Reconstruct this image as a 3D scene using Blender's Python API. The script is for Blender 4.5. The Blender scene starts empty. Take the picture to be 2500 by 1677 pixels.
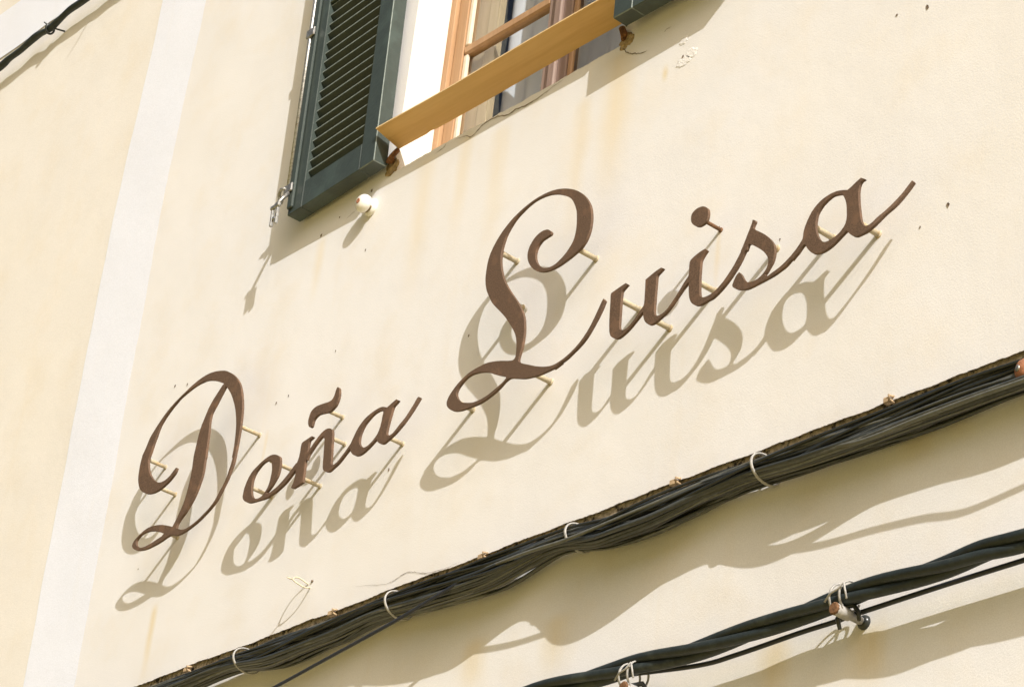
import bpy, bmesh, math, random
from mathutils import Vector, Matrix, geometry

S = bpy.context.scene
COL = S.collection
R = math.radians

# ------------------------------------------------------------------ camera, world, sun, exposure
cam_d = bpy.data.cameras.new('camera')
cam = bpy.data.objects.new('camera', cam_d)
COL.objects.link(cam)
cam_d.sensor_width = 36.0
cam_d.lens = 92.1600
cam_d.clip_start = 0.05
cam_d.clip_end = 2000
cam.matrix_world = Matrix(((0.651831, 0.29926, 0.696821, 4.459656), (0.751372, -0.379339, -0.539946, -3.455656), (0.102747, 0.875525, -0.472121, -3.021574), (0.0, 0.0, 0.0, 1.0)))
S.camera = cam
S.render.resolution_x = 1024
S.render.resolution_y = 686

SUN_TRAVEL = Vector((-2.2, 1.0, -1.62)).normalized()
to_sun = -SUN_TRAVEL
sun_el = math.asin(to_sun.z)
sun_rot = math.atan2(to_sun.x, to_sun.y)

W = bpy.data.worlds.new('World')
S.world = W
W.use_nodes = True
nt = W.node_tree
nt.nodes.clear()
sky = nt.nodes.new('ShaderNodeTexSky')
sky.sky_type = 'NISHITA'
sky.sun_disc = False
sky.sun_elevation = sun_el
sky.sun_rotation = sun_rot
sky.air_density = 1.0
sky.dust_density = 9.5
sky.ozone_density = 0.2
bg = nt.nodes.new('ShaderNodeBackground')
bg.inputs['Strength'].default_value = 0.096
wo = nt.nodes.new('ShaderNodeOutputWorld')
nt.links.new(sky.outputs[0], bg.inputs[0])
nt.links.new(bg.outputs[0], wo.inputs[0])

sl = bpy.data.lights.new('sun', 'SUN')
sl.energy = 4.45
sl.angle = R(0.5)
sl.color = (1.0, 0.985, 0.965)
so = bpy.data.objects.new('sun', sl)
COL.objects.link(so)
so.location = (6, -4, 8)
so.rotation_euler = SUN_TRAVEL.to_track_quat('-Z', 'Y').to_euler()

S.view_settings.view_transform = 'Standard'
S.view_settings.look = 'None'
S.view_settings.gamma = 1.0
S.view_settings.use_curve_mapping = False
S.view_settings.exposure = 0.12
S.render.engine = 'CYCLES'

rnd = random.Random(7)

# ------------------------------------------------------------------ helpers
def tag(o, label=None, cat=None, group=None, kind=None):
    if label: o['label'] = label
    if cat: o['category'] = cat
    if group: o['group'] = group
    if kind: o['kind'] = kind
    return o

def empty(name, loc=(0, 0, 0), parent=None):
    o = bpy.data.objects.new(name, None)
    o.empty_display_size = 0.05
    COL.objects.link(o)
    o.location = loc
    if parent:
        o.parent = parent
        o.matrix_parent_inverse = parent_world(parent).inverted()
    return o

def parent_world(p):
    m = p.matrix_basis.copy()
    q = p
    while q.parent:
        m = q.parent.matrix_basis @ q.matrix_parent_inverse @ m if False else parent_world(q.parent) @ q.matrix_parent_inverse @ q.matrix_basis
        return m
    return m

def obj(name, bm, mats, parent=None, smooth=False):
    me = bpy.data.meshes.new(name)
    bm.normal_update()
    if smooth:
        for f in bm.faces: f.smooth = True
    bm.to_mesh(me)
    bm.free()
    if not isinstance(mats, (list, tuple)): mats = [mats]
    for m in mats: me.materials.append(m)
    o = bpy.data.objects.new(name, me)
    COL.objects.link(o)
    if parent:
        o.parent = parent
        o.matrix_parent_inverse = parent_world(parent).inverted()
    return o

def quad(bm, pts, mi=0):
    f = bm.faces.new([bm.verts.new(p) for p in pts])
    f.material_index = mi
    return f

def box(bm, lo, hi, M=None, mi=0, bevel=0.0, bmat=-1):
    xs = (lo[0], hi[0]); ys = (lo[1], hi[1]); zs = (lo[2], hi[2])
    v = []
    for z in zs:
        for y in ys:
            for x in xs:
                p = Vector((x, y, z))
                v.append(bm.verts.new(M @ p if M else p))
    fs = []
    for a in ((0, 2, 3, 1), (4, 5, 7, 6), (0, 1, 5, 4), (2, 6, 7, 3), (0, 4, 6, 2), (1, 3, 7, 5)):
        f = bm.faces.new([v[i] for i in a]); f.material_index = mi; fs.append(f)
    if bevel:
        es = list({e for f in fs for e in f.edges})
        bmesh.ops.bevel(bm, geom=es, offset=bevel, segments=1, affect='EDGES', clamp_overlap=True, material=bmat)

def catmull(pts, per=8):
    P = [Vector(p) for p in pts]
    out = []
    n = len(P)
    for i in range(n - 1):
        a, b = P[i], P[i + 1]
        p0 = P[i - 1] if i else a - (b - a)
        p3 = P[i + 2] if i + 2 < n else b + (b - a)
        for k in range(per):
            t = k / per
            out.append(0.5 * ((2 * a) + (b - p0) * t + (2 * p0 - 5 * a + 4 * b - p3) * t * t + (3 * a - p0 - 3 * b + p3) * t ** 3))
    out.append(P[-1])
    return out

def tube(bm, path, rad, n=8, closed=False, cap=True, mi=0, flat=1.0):
    path = [Vector(p) for p in path]
    m = len(path)
    rings = []
    prev = None
    for i, p in enumerate(path):
        if closed: t = path[(i + 1) % m] - path[i - 1]
        else: t = path[min(i + 1, m - 1)] - path[max(i - 1, 0)]
        t.normalize()
        if prev is None:
            a = Vector((0, 0, 1)) if abs(t.z) < 0.9 else Vector((1, 0, 0))
            u = (a - t * a.dot(t)).normalized()
        else:
            u = (prev - t * prev.dot(t)).normalized()
        prev = u
        w = t.cross(u)
        r = rad[i] if isinstance(rad, (list, tuple)) else rad
        rings.append([bm.verts.new(p + u * (r * math.cos(2 * math.pi * k / n)) + w * (r * flat * math.sin(2 * math.pi * k / n))) for k in range(n)])
    for i in range(m if closed else m - 1):
        A = rings[i]; B = rings[(i + 1) % m]
        for k in range(n):
            f = bm.faces.new((A[k], A[(k + 1) % n], B[(k + 1) % n], B[k])); f.smooth = True; f.material_index = mi
    if cap and not closed:
        bm.faces.new(list(reversed(rings[0]))).material_index = mi
        bm.faces.new(rings[-1]).material_index = mi

def lathe(bm, profile, base, axis, n=24, mi=0):
    """profile: (radius, distance along axis)"""
    axis = Vector(axis).normalized()
    a = Vector((0, 0, 1)) if abs(axis.z) < 0.9 else Vector((1, 0, 0))
    u = (a - axis * a.dot(axis)).normalized(); w = axis.cross(u)
    base = Vector(base)
    rings = []
    for r, h in profile:
        rings.append([bm.verts.new(base + axis * h + (u * math.cos(2 * math.pi * k / n) + w * math.sin(2 * math.pi * k / n)) * max(r, 1e-5)) for k in range(n)])
    for A, B in zip(rings, rings[1:]):
        for k in range(n):
            f = bm.faces.new((A[k], A[(k + 1) % n], B[(k + 1) % n], B[k])); f.smooth = True; f.material_index = mi
    bm.faces.new(list(reversed(rings[0]))).material_index = mi
    bm.faces.new(rings[-1]).material_index = mi

class Wob:
    """smooth 1-D noise: a few sines"""
    def __init__(s, r, lo=0.5, hi=1.4, n=3):
        s.k = [(2 * math.pi / r.uniform(lo, hi), r.uniform(0, 6.28), r.uniform(0.5, 1)) for _ in range(n)]
        s.t = sum(a for _, _, a in s.k)
    def __call__(s, x): return sum(a * math.sin(k * x + p) for k, p, a in s.k) / s.t

def lerp_table(tab, x):
    if x <= tab[0][0]: return tab[0][1]
    for (a, va), (b, vb) in zip(tab, tab[1:]):
        if x <= b:
            t = (x - a) / (b - a); t = t * t * (3 - 2 * t)
            return va + (vb - va) * t
    return tab[-1][1]

# ------------------------------------------------------------------ materials
class NT:
    def __init__(s, name):
        s.m = bpy.data.materials.new(name); s.m.use_nodes = True
        s.t = s.m.node_tree; s.t.nodes.clear()
        s.out = s.t.nodes.new('ShaderNodeOutputMaterial')
        s.b = s.t.nodes.new('ShaderNodeBsdfPrincipled')
        s.t.links.new(s.b.outputs[0], s.out.inputs[0])
        s.co = s.t.nodes.new('ShaderNodeTexCoord')
        s.P = s.co.outputs['Object']
    def n(s, kind, **kw):
        nd = s.t.nodes.new(kind)
        for k, v in kw.items(): setattr(nd, k, v)
        return nd
    def l(s, a, b): s.t.links.new(a, b)
    def math(s, op, a, b=None, clamp=False):
        nd = s.n('ShaderNodeMath', operation=op, use_clamp=clamp)
        for i, v in enumerate((a, b)):
            if v is None: continue
            if isinstance(v, (int, float)): nd.inputs[i].default_value = v
            else: s.l(v, nd.inputs[i])
        return nd.outputs[0]
    def mapping(s, sc=(1, 1, 1), loc=(0, 0, 0)):
        nd = s.n('ShaderNodeMapping'); nd.inputs['Scale'].default_value = sc; nd.inputs['Location'].default_value = loc
        s.l(s.P, nd.inputs[0]); return nd.outputs[0]
    def noise(s, scale, detail=3, rough=0.5, vec=None, dist=0.0):
        nd = s.n('ShaderNodeTexNoise'); nd.inputs['Scale'].default_value = scale
        nd.inputs['Detail'].default_value = detail; nd.inputs['Roughness'].default_value = rough
        nd.inputs['Distortion'].default_value = dist
        s.l(vec if vec is not None else s.P, nd.inputs['Vector']); return nd.outputs['Fac']
    def ramp(s, fac, a, b, ca=(0, 0, 0), cb=(1, 1, 1)):
        nd = s.n('ShaderNodeValToRGB')
        nd.color_ramp.elements[0].position = a; nd.color_ramp.elements[0].color = (*ca, 1)
        nd.color_ramp.elements[1].position = b; nd.color_ramp.elements[1].color = (*cb, 1)
        s.l(fac, nd.inputs[0]); return nd.outputs[0]
    def smooth(s, v, a, b):
        nd = s.n('ShaderNodeMapRange', interpolation_type='SMOOTHSTEP')
        s.l(v, nd.inputs[0])
        for i, x in ((1, a), (2, b), (3, 0.0), (4, 1.0)): nd.inputs[i].default_value = x
        return nd.outputs[0]
    def mix(s, fac, a, b, mode='MIX'):
        nd = s.n('ShaderNodeMix', data_type='RGBA', blend_type=mode)
        if isinstance(fac, (int, float)): nd.inputs[0].default_value = fac
        else: s.l(fac, nd.inputs[0])
        for i, v in ((6, a), (7, b)):
            if isinstance(v, tuple): nd.inputs[i].default_value = (*v, 1)
            else: s.l(v, nd.inputs[i])
        return nd.outputs[2]
    def bump(s, h, dist, strength=1.0, nrm=None):
        nd = s.n('ShaderNodeBump'); nd.inputs['Strength'].default_value = strength; nd.inputs['Distance'].default_value = dist
        s.l(h, nd.inputs['Height'])
        if nrm is not None: s.l(nrm, nd.inputs['Normal'])
        return nd.outputs[0]
    def set(s, col=None, rough=0.6, nrm=None, spec=0.3, metal=0.0):
        if col is not None:
            if isinstance(col, tuple): s.b.inputs['Base Color'].default_value = (*col, 1)
            else: s.l(col, s.b.inputs['Base Color'])
        if isinstance(rough, (int, float)): s.b.inputs['Roughness'].default_value = rough
        else: s.l(rough, s.b.inputs['Roughness'])
        s.b.inputs['Specular IOR Level'].default_value = spec
        s.b.inputs['Metallic'].default_value = metal
        if nrm is not None: s.l(nrm, s.b.inputs['Normal'])
        return s.m

def plaster(name, base, warm, stains=(), bump=0.0008, mott=0.6):
    k = NT(name)
    big = k.noise(0.9, 4, 0.55)
    mid = k.noise(5.0, 5, 0.6)
    fine = k.noise(230, 3, 0.65)
    grain = k.noise(420, 2, 0.7)
    c = k.mix(k.ramp(big, 0.35, 0.7), base, warm)
    c = k.mix(k.math('MULTIPLY', k.smooth(mid, 0.45, 0.75), mott), c, tuple(x * y for x, y in zip(warm, (0.97, 0.93, 0.86))))
    streak = k.noise(1.0, 4, 0.6, k.mapping((9, 9, 0.55)))
    c = k.mix(k.math('MULTIPLY', k.smooth(streak, 0.56, 0.78), 0.25), c, tuple(x * y for x, y in zip(warm, (0.98, 0.93, 0.84))))
    if stains:
        sp = k.n('ShaderNodeSeparateXYZ'); k.l(k.P, sp.inputs[0])
        wob = k.math('SUBTRACT', k.noise(1.0, 3, 0.5, k.mapping((4, 4, 3))), 0.5)
        wob2 = k.noise(1.0, 4, 0.65, k.mapping((16, 16, 2.5)))
        xx = k.math('ADD', sp.outputs[0], k.math('MULTIPLY', wob, 0.05))
        for (x0, z1, z0, w, st, col) in stains:
            d = k.math('ABSOLUTE', k.math('SUBTRACT', xx, x0))
            mx = k.math('SUBTRACT', 1.0, k.smooth(d, 0.0, w * 1.35))
            mz = k.math('MULTIPLY', k.smooth(sp.outputs[2], z0, z0 + (z1 - z0) * 0.75), k.math('SUBTRACT', 1.0, k.smooth(sp.outputs[2], z1 - 0.02, z1 + 0.02)))
            f = k.math('MULTIPLY', k.math('MULTIPLY', mx, mz), k.math('MULTIPLY', k.math('ADD', wob2, 0.25), st), True)
            c = k.mix(f, c, col)
    g = k.math('ADD', k.math('ADD', k.math('MULTIPLY', grain, 0.34), k.math('MULTIPLY', k.noise(2.2, 4, 0.6), 0.10)), 0.78)
    gc = k.n('ShaderNodeCombineColor'); [k.l(g, gc.inputs[i]) for i in range(3)]
    c = k.mix(1.0, c, gc.outputs[0], 'MULTIPLY')
    h = k.math('ADD', k.math('MULTIPLY', fine, 0.6), k.math('MULTIPLY', k.noise(28, 4, 0.6), 0.45))
    nb = k.bump(h, bump, 1.0)
    nb = k.bump(k.noise(2.6, 3, 0.5), 0.010, 0.5, nb)
    return k.set(c, 0.92, nb, 0.15)

OCHRE = (0.66, 0.53, 0.27)
PALE = (0.72, 0.62, 0.44)
stains = [
    (0.304, 0.722, 0.193, 0.06, 0.85, PALE),
    (0.177, 0.634, 0.137, 0.035, 0.55, PALE),
    (-0.296, 0.736, 0.322, 0.035, 0.6, PALE),
    (-0.463, 0.734, 0.171, 0.05, 0.5, PALE),
    (-0.144, 0.696, 0.267, 0.04, 0.55, PALE),
    (-0.920, 0.648, 0.407, 0.025, 0.55, PALE),
    (-1.462, -0.332, -0.597, 0.020, 0.7, OCHRE),
    (-0.020, -0.771, -0.935, 0.05, 0.45, OCHRE),
    (0.276, -0.782, -0.980, 0.06, 0.5, OCHRE),
    (-1.042, 0.077, -0.079, 0.010, 0.6, PALE),
    (0.714, 0.051, -0.166, 0.010, 0.5, PALE),
    (0.474, 0.598, 0.547, 0.012, 0.8, OCHRE),
    (1.212, -1.043, -1.196, 0.06, 0.7, OCHRE),
    (0.960, -1.003, -1.180, 0.05, 0.6, OCHRE),
    (1.423, -0.597, -0.715, 0.05, 0.55, OCHRE),
    (1.318, -0.627, -0.746, 0.06, 0.5, OCHRE),
]
M_wall = plaster('cream_plaster', (0.752, 0.752, 0.765), (0.748, 0.731, 0.705), stains, mott=0.5)
M_left = plaster('ochre_cream_plaster', (0.752, 0.73, 0.695), (0.745, 0.714, 0.655), (), 0.0011, 0.5)
M_band = plaster('white_limewash', (0.765, 0.80, 0.895), (0.75, 0.78, 0.865), (), 0.0011, 0.1)
M_jamb = plaster('white_reveal_paint', (0.74, 0.715, 0.655), (0.73, 0.69, 0.62), (), 0.0006, 0.2)

def simple(name, col, rough=0.6, var=0.15, sc=40, bump=0.0, spec=0.3, metal=0.0, col2=None, sc2=8):
    k = NT(name)
    a = k.noise(sc, 4, 0.6)
    c2 = tuple(x * (1 - var * 2) for x in col)
    c = k.mix(k.ramp(a, 0.3, 0.7), col, c2)
    if col2: c = k.mix(k.smooth(k.noise(sc2, 5, 0.65), 0.52, 0.66), c, col2)
    nb = k.bump(k.noise(sc * 3, 3, 0.6), bump) if bump else None
    return k.set(c, rough, nb, spec, metal)

M_dirt = simple('dirt_caked_edge', (0.58, 0.49, 0.35), 0.95, 0.35, 90, 0.002, 0.1, col2=(0.045, 0.038, 0.03), sc2=45)
M_crack = simple('crack_dark_brown', (0.24, 0.19, 0.13), 0.95, 0.3, 120)  # dark brown of the thin crack ribbons
M_hole = simple('rusty_nail_hole', (0.22, 0.16, 0.11), 0.9, 0.3, 150)
M_fill = simple('white_filler', (0.82, 0.80, 0.78), 0.9, 0.05, 60, 0.002, 0.1)
M_rustlet = simple('brown_rusted_steel', (0.160, 0.102, 0.068), 0.8, 0.26, 320, 0.0003, 0.25, col2=(0.155, 0.094, 0.060), sc2=22)
M_peg = simple('cream_painted_pin', (0.50, 0.43, 0.30), 0.6, 0.1, 200, col2=(0.42, 0.31, 0.17), sc2=60)
M_pegrust = simple('rusty_pin', (0.23, 0.12, 0.06), 0.8, 0.3, 200)
M_green = simple('slate_green_paint', (0.050, 0.067, 0.060), 0.42, 0.10, 30, 0.0006, 0.45, col2=(0.060, 0.084, 0.076), sc2=5)
M_slat = simple('slate_green_shaded_slat', (0.034, 0.050, 0.047), 0.5, 0.10, 40, 0.0004, 0.35)  # same green as the frame, darkened to paint in the slats' shade
M_litedge = simple('sunlit_edge_paint', (0.24, 0.28, 0.26), 0.5, 0.2, 60)  # sunlight on slat edges and stile bevels, painted as a lighter green
M_steel = simple('galvanised_steel', (0.50, 0.50, 0.48), 0.38, 0.25, 120, 0.0006, 0.5, 0.75, col2=(0.25, 0.22, 0.18), sc2=90)
M_porc = simple('white_porcelain', (0.82, 0.80, 0.74), 0.16, 0.03, 20, 0, 0.5)
M_porcdirt = simple('porcelain_grime', (0.30, 0.22, 0.09), 0.7, 0.3, 120)
M_rust = simple('orange_rust', (0.30, 0.14, 0.055), 0.9, 0.4, 120, 0.003, 0.15, col2=(0.12, 0.055, 0.025), sc2=60)
M_mortar = simple('ochre_mortar', (0.62, 0.46, 0.25), 0.95, 0.35, 60, 0.004, 0.1, col2=(0.20, 0.12, 0.06), sc2=38)
M_cable = [simple('black_cable_sheath', (0.028, 0.032, 0.031), 0.28, 0.2, 90, 0, 0.5),
           simple('grey_dusty_cable_sheath', (0.14, 0.145, 0.128), 0.38, 0.2, 70, 0, 0.5, col2=(0.10, 0.10, 0.085), sc2=9),
           simple('faded_cable_sheath', (0.050, 0.056, 0.054), 0.38, 0.2, 70, 0, 0.5)]
M_cable.append(simple('worn_grey_cable_sheath', (0.085, 0.092, 0.088), 0.35, 0.2, 60, 0, 0.5, col2=(0.17, 0.17, 0.15), sc2=6))
M_power = simple('black_rubber_power_cable', (0.027, 0.036, 0.036), 0.5, 0.2, 60, 0.0006, 0.35, col2=(0.045, 0.055, 0.05), sc2=9)
M_thin = simple('blue_black_cable', (0.022, 0.026, 0.036), 0.45, 0.15, 60, 0, 0.4)
M_tie = simple('pale_grey_clip', (0.44, 0.43, 0.41), 0.5, 0.15, 120)
M_tan = simple('tan_plastic_plug', (0.60, 0.44, 0.27), 0.7, 0.25, 120)
M_wire = simple('cream_painted_wire', (0.62, 0.55, 0.40), 0.6, 0.1, 120)
M_terra = simple('terracotta', (0.45, 0.20, 0.11), 0.75, 0.2, 60, 0.001)
M_curtain = simple('grey_curtain', (0.80, 0.79, 0.84), 0.95, 0.03, 9)
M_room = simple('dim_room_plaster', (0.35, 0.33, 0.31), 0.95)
M_ground = simple('sandstone_street', (0.40, 0.33, 0.12), 0.95, 0.12, 3, 0.002)

def wood(name, a, b, sc=(60, 60, 3), rough=0.5, bump=0.0005, spec=0.35):
    k = NT(name)
    g = k.noise(1.0, 5, 0.6, k.mapping(sc), 0.4)
    g2 = k.noise(4.0, 3, 0.5)
    c = k.mix(k.ramp(g, 0.3, 0.7), a, b)
    c = k.mix(k.math('MULTIPLY', k.smooth(g2, 0.4, 0.75), 0.5), c, tuple(x * 0.82 for x in a))
    return k.set(c, rough, k.bump(g, bump), spec)

M_frame = wood('varnished_pine', (0.46, 0.285, 0.155), (0.36, 0.21, 0.105))
M_inner = wood('bare_pine_panel', (0.56, 0.43, 0.27), (0.48, 0.35, 0.20))
M_shadepine = wood('shade_toned_pine', (0.30, 0.215, 0.175), (0.235, 0.165, 0.135))  # meeting stiles and astragal: shade painted in as a greyer, darker wood tone
M_bead = simple('pale_glazing_bead', (0.72, 0.62, 0.48), 0.5, 0.08, 60)
M_board = wood('orange_plywood', (0.71, 0.465, 0.20), (0.56, 0.335, 0.125), (2.5, 45, 45), 0.6, 0.0010)
M_boardedge = wood('plywood_edge', (0.66, 0.50, 0.27), (0.58, 0.42, 0.2), (3, 90, 200), 0.7)

def glass():
    k = NT('window_glass')
    k.t.nodes.remove(k.b)
    tr = k.n('ShaderNodeBsdfTransparent'); tr.inputs[0].default_value = (0.93, 0.95, 0.95, 1)
    gl = k.n('ShaderNodeBsdfGlossy'); gl.inputs['Roughness'].default_value = 0.01
    fr = k.n('ShaderNodeFresnel'); fr.inputs['IOR'].default_value = 1.5
    f2 = k.math('MULTIPLY', fr.outputs[0], 1.8, True)
    geo = k.n('ShaderNodeNewGeometry')
    f2 = k.math('MULTIPLY', f2, k.math('SUBTRACT', 1.0, geo.outputs['Backfacing']))
    k.l(k.bump(k.noise(6, 2), 0.0015), gl.inputs['Normal'])
    mx = k.n('ShaderNodeMixShader')
    k.l(f2, mx.inputs[0]); k.l(tr.outputs[0], mx.inputs[1]); k.l(gl.outputs[0], mx.inputs[2])
    k.l(mx.outputs[0], k.out.inputs[0])
    return k.m
M_glass = glass()

# ------------------------------------------------------------------ ground
bm = bmesh.new()
quad(bm, [(-400, -400, -4.6), (400, -400, -4.6), (400, 400, -4.6), (-400, 400, -4.6)])
tag(obj('street', bm, M_ground), 'sandstone street paving far below the facade', kind='structure')

# ------------------------------------------------------------------ facade
OX0, OX1, OZ0, OZ1 = -0.614, 0.306, 0.745, 2.06      # window opening
STEP_Z = -0.560
REC = 0.009
XA, XB = -2.0, 4.2
er = random.Random(11)
def ragged(x0, x1, step, z, amp, r):
    n = int((x1 - x0) / step)
    xs = [x0 + (x1 - x0) * i / n for i in range(n + 1)]
    w1, w2 = Wob(r, 0.05, 0.3, 4), Wob(r, 0.4, 1.3, 3)
    zs = [z + amp * (0.7 * w1(x) + 0.9 * w2(x) + r.uniform(-0.45, 0.45)) for x in xs]
    return xs, zs

bm = bmesh.new()
def rect(x0, z0, x1, z1, y=0.0, mi=0): quad(bm, [(x0, y, z0), (x1, y, z0), (x1, y, z1), (x0, y, z1)], mi)
ST = STEP_Z + 0.05
rect(XA, ST, XB, 0.70)
rect(XA, 0.70, OX0, OZ1)
rect(OX1, 0.70, XB, OZ1)
rect(XA, OZ1, XB, 4.6)
rect(XA, -4.6, XB, STEP_Z - 0.02, REC)
# ragged lower edge of the thicker plaster coat, with its dirty underside
xs, zs = ragged(XA, XB, 0.006, STEP_Z, 0.0022, er)
for i in range(len(xs) - 1):
    a, b, za, zb = xs[i], xs[i + 1], zs[i], zs[i + 1]
    quad(bm, [(a, 0, za), (b, 0, zb), (b, 0, ST), (a, 0, ST)])
    quad(bm, [(a, 0, za), (a, REC + 0.004, za + 0.004), (b, REC + 0.004, zb + 0.004), (b, 0, zb)], 1)
rect(XA, STEP_Z - 0.02, XB, STEP_Z + 0.03, REC, 1)
# sill with a chipped edge
xs, zs = ragged(OX0, OX1, 0.008, OZ0, 0.0028, er)
for i in range(len(xs) - 1):
    a, b, za, zb = xs[i], xs[i + 1], zs[i], zs[i + 1]
    quad(bm, [(a, 0, 0.70), (b, 0, 0.70), (b, 0, zb), (a, 0, za)])
    quad(bm, [(a, 0, za), (b, 0, zb), (b, 0.2, OZ0 + 0.012), (a, 0.2, OZ0 + 0.012)])
# reveals
quad(bm, [(OX0, 0, 0.735), (OX0, 0.2, 0.735), (OX0, 0.2, OZ1), (OX0, 0, OZ1)], 2)
quad(bm, [(OX1, 0, 0.735), (OX1, 0, OZ1), (OX1, 0.2, OZ1), (OX1, 0.2, 0.735)], 2)
quad(bm, [(OX0, 0, OZ1), (OX0, 0.2, OZ1), (OX1, 0.2, OZ1), (OX1, 0, OZ1)], 2)
facade = tag(obj('house_facade', bm, [M_wall, M_dirt, M_jamb]), 'cream plastered house front carrying the iron lettering and the window', 'house')

# neighbour's wall and the white painted bands
bm = bmesh.new()
quad(bm, [(-9, 0.001, -4.6), (XA, 0.001, -4.6), (XA, 0.001, 4.6), (-9, 0.001, 4.6)])
neigh = tag(obj('neighbour_wall', bm, M_left), 'yellower cream wall of the next house left of the white band', 'wall')

def band(name, pts_left, pts_right, parent, y=-0.0010):
    bm = bmesh.new()
    L = [bm.verts.new((x, y, z)) for x, z in pts_left]; Rr = [bm.verts.new((x, y, z)) for x, z in pts_right]
    for i in range(len(L) - 1):
        bm.faces.new((L[i], Rr[i], Rr[i + 1], L[i + 1]))
    return obj(name, bm, M_band, parent)
br = random.Random(4)
wl, wr = Wob(br, 0.15, 0.8, 5), Wob(br, 0.12, 0.7, 5)
zz = [-4.6 + 0.03 * i for i in range(307)]
LT = [(-4.6, -2.133), (-0.42, -2.133), (0.08, -2.146), (0.6, -2.158), (1.1, -2.166), (2.05, -2.131), (4.6, -2.12)]
RT = [(-4.6, -1.832), (-0.46, -1.832), (0.0, -1.838), (0.6, -1.852), (1.18, -1.863), (1.49, -1.853), (1.91, -1.836), (4.6, -1.83)]
band('white_band', [(lerp_table(LT, z) + 0.004 * wl(z), z) for z in zz], [(lerp_table(RT, z) + 0.004 * wr(z) + br.uniform(-0.0015, 0.0015), z) for z in zz], facade)
# horizontal white band of the neighbour, upper left
bm = bmesh.new()
xs = [-9 + 0.05 * i for i in range(137)]
wz = Wob(br, 0.2, 0.9, 4)
for a, b in zip(xs, xs[1:]):
    quad(bm, [(a, -0.0025, 2.345 + 0.004 * wz(a)), (b, -0.0025, 2.345 + 0.004 * wz(b)), (b, -0.0025, 2.585 + 0.004 * wz(b + 3)), (a, -0.0025, 2.585 + 0.004 * wz(a + 3))])
obj('white_band', bm, M_band, neigh)

# ------------------------------------------------------------------ cracks, holes and filler in the plaster
def crack(pts, w=0.0016, y=-0.0012, name='crack'):
    bm = bmesh.new()
    P = catmull(pts, 6)
    r = random.Random(len(pts) * 31 + int(pts[0][0] * 1000))
    prev = None
    n = len(P)
    for i, p in enumerate(P):
        t = P[min(i + 1, n - 1)] - P[max(i - 1, 0)]
        nrm = Vector((-t.z, 0, t.x)).normalized()
        taper = min(1, 4 * i / n + 0.15, 4 * (n - 1 - i) / n + 0.15)
        c = Vector((p.x, p.y + y, p.z)) + nrm * r.uniform(-0.0014, 0.0014)
        hw = w * 0.36 * taper * r.uniform(0.5, 1.3)
        cur = (bm.verts.new(c + nrm * hw), bm.verts.new(c - nrm * hw))
        if prev: bm.faces.new((prev[0], prev[1], cur[1], cur[0]))
        prev = cur
    return obj(name, bm, M_crack, facade)
crack([(-0.3476, 0.0000, 0.7383), (-0.3074, 0.0000, 0.7330), (-0.2761, 0.0000, 0.7185), (-0.2447, 0.0000, 0.7323), (-0.2306, 0.0000, 0.7379), (-0.1824, 0.0000, 0.7391), (-0.1288, 0.0000, 0.7237), (-0.1000, 0.0000, 0.7279), (-0.0586, 0.0000, 0.7227), (-0.0122, 0.0000, 0.7240), (0.0423, 0.0000, 0.7329), (0.1039, 0.0000, 0.7421)], 0.0042)
crack([(-0.4306, 0.0000, 0.7286), (-0.3966, 0.0000, 0.7327), (-0.3861, 0.0000, 0.7414)], 0.003)
crack([(0.3033, 0.0000, 0.7530), (0.3085, 0.0000, 0.7344), (0.3259, 0.0000, 0.7140), (0.3548, 0.0000, 0.6959), (0.3826, 0.0000, 0.6857), (0.4049, 0.0000, 0.6828)], 0.0034)
crack([(-0.0071, 0.0140, -0.7131), (0.0183, 0.0140, -0.7510), (0.0397, 0.0140, -0.7835), (0.0595, 0.0140, -0.8164), (0.0720, 0.0140, -0.8493)], 0.003)
crack([(0.5747, 0.0140, -0.7363), (0.5494, 0.0140, -0.7509), (0.5287, 0.0140, -0.7620), (0.4853, 0.0140, -0.7683), (0.4305, 0.0140, -0.7622)], 0.0028)
crack([(-0.5160, 0.0000, -0.5128), (-0.3871, 0.0000, -0.5392), (-0.3490, 0.0000, -0.5359), (-0.3119, 0.0000, -0.5292), (-0.2822, 0.0000, -0.5347), (-0.2319, 0.0000, -0.5511), (-0.1605, -0.0000, -0.5590), (-0.1015, 0.0000, -0.5553)], 0.0018)
crack([(1.5876, 0.0140, -1.0873), (1.5507, 0.0140, -1.1050), (1.5076, 0.0140, -1.1189), (1.4748, 0.0140, -1.1323)], 0.0028)
crack([(0.4099, 0.0140, -0.7775), (0.3793, 0.0140, -0.7991), (0.3563, 0.0140, -0.8276), (0.3356, 0.0140, -0.8440)], 0.0009)
crack([(-0.7654, 0.0000, 0.6844), (-0.7901, 0.0000, 0.6781), (-0.8108, 0.0000, 0.6702)], 0.0014)
crack([(0.4584, 0.0000, 0.7119), (0.4710, 0.0000, 0.7158), (0.4854, 0.0000, 0.7164)], 0.0018)

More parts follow.
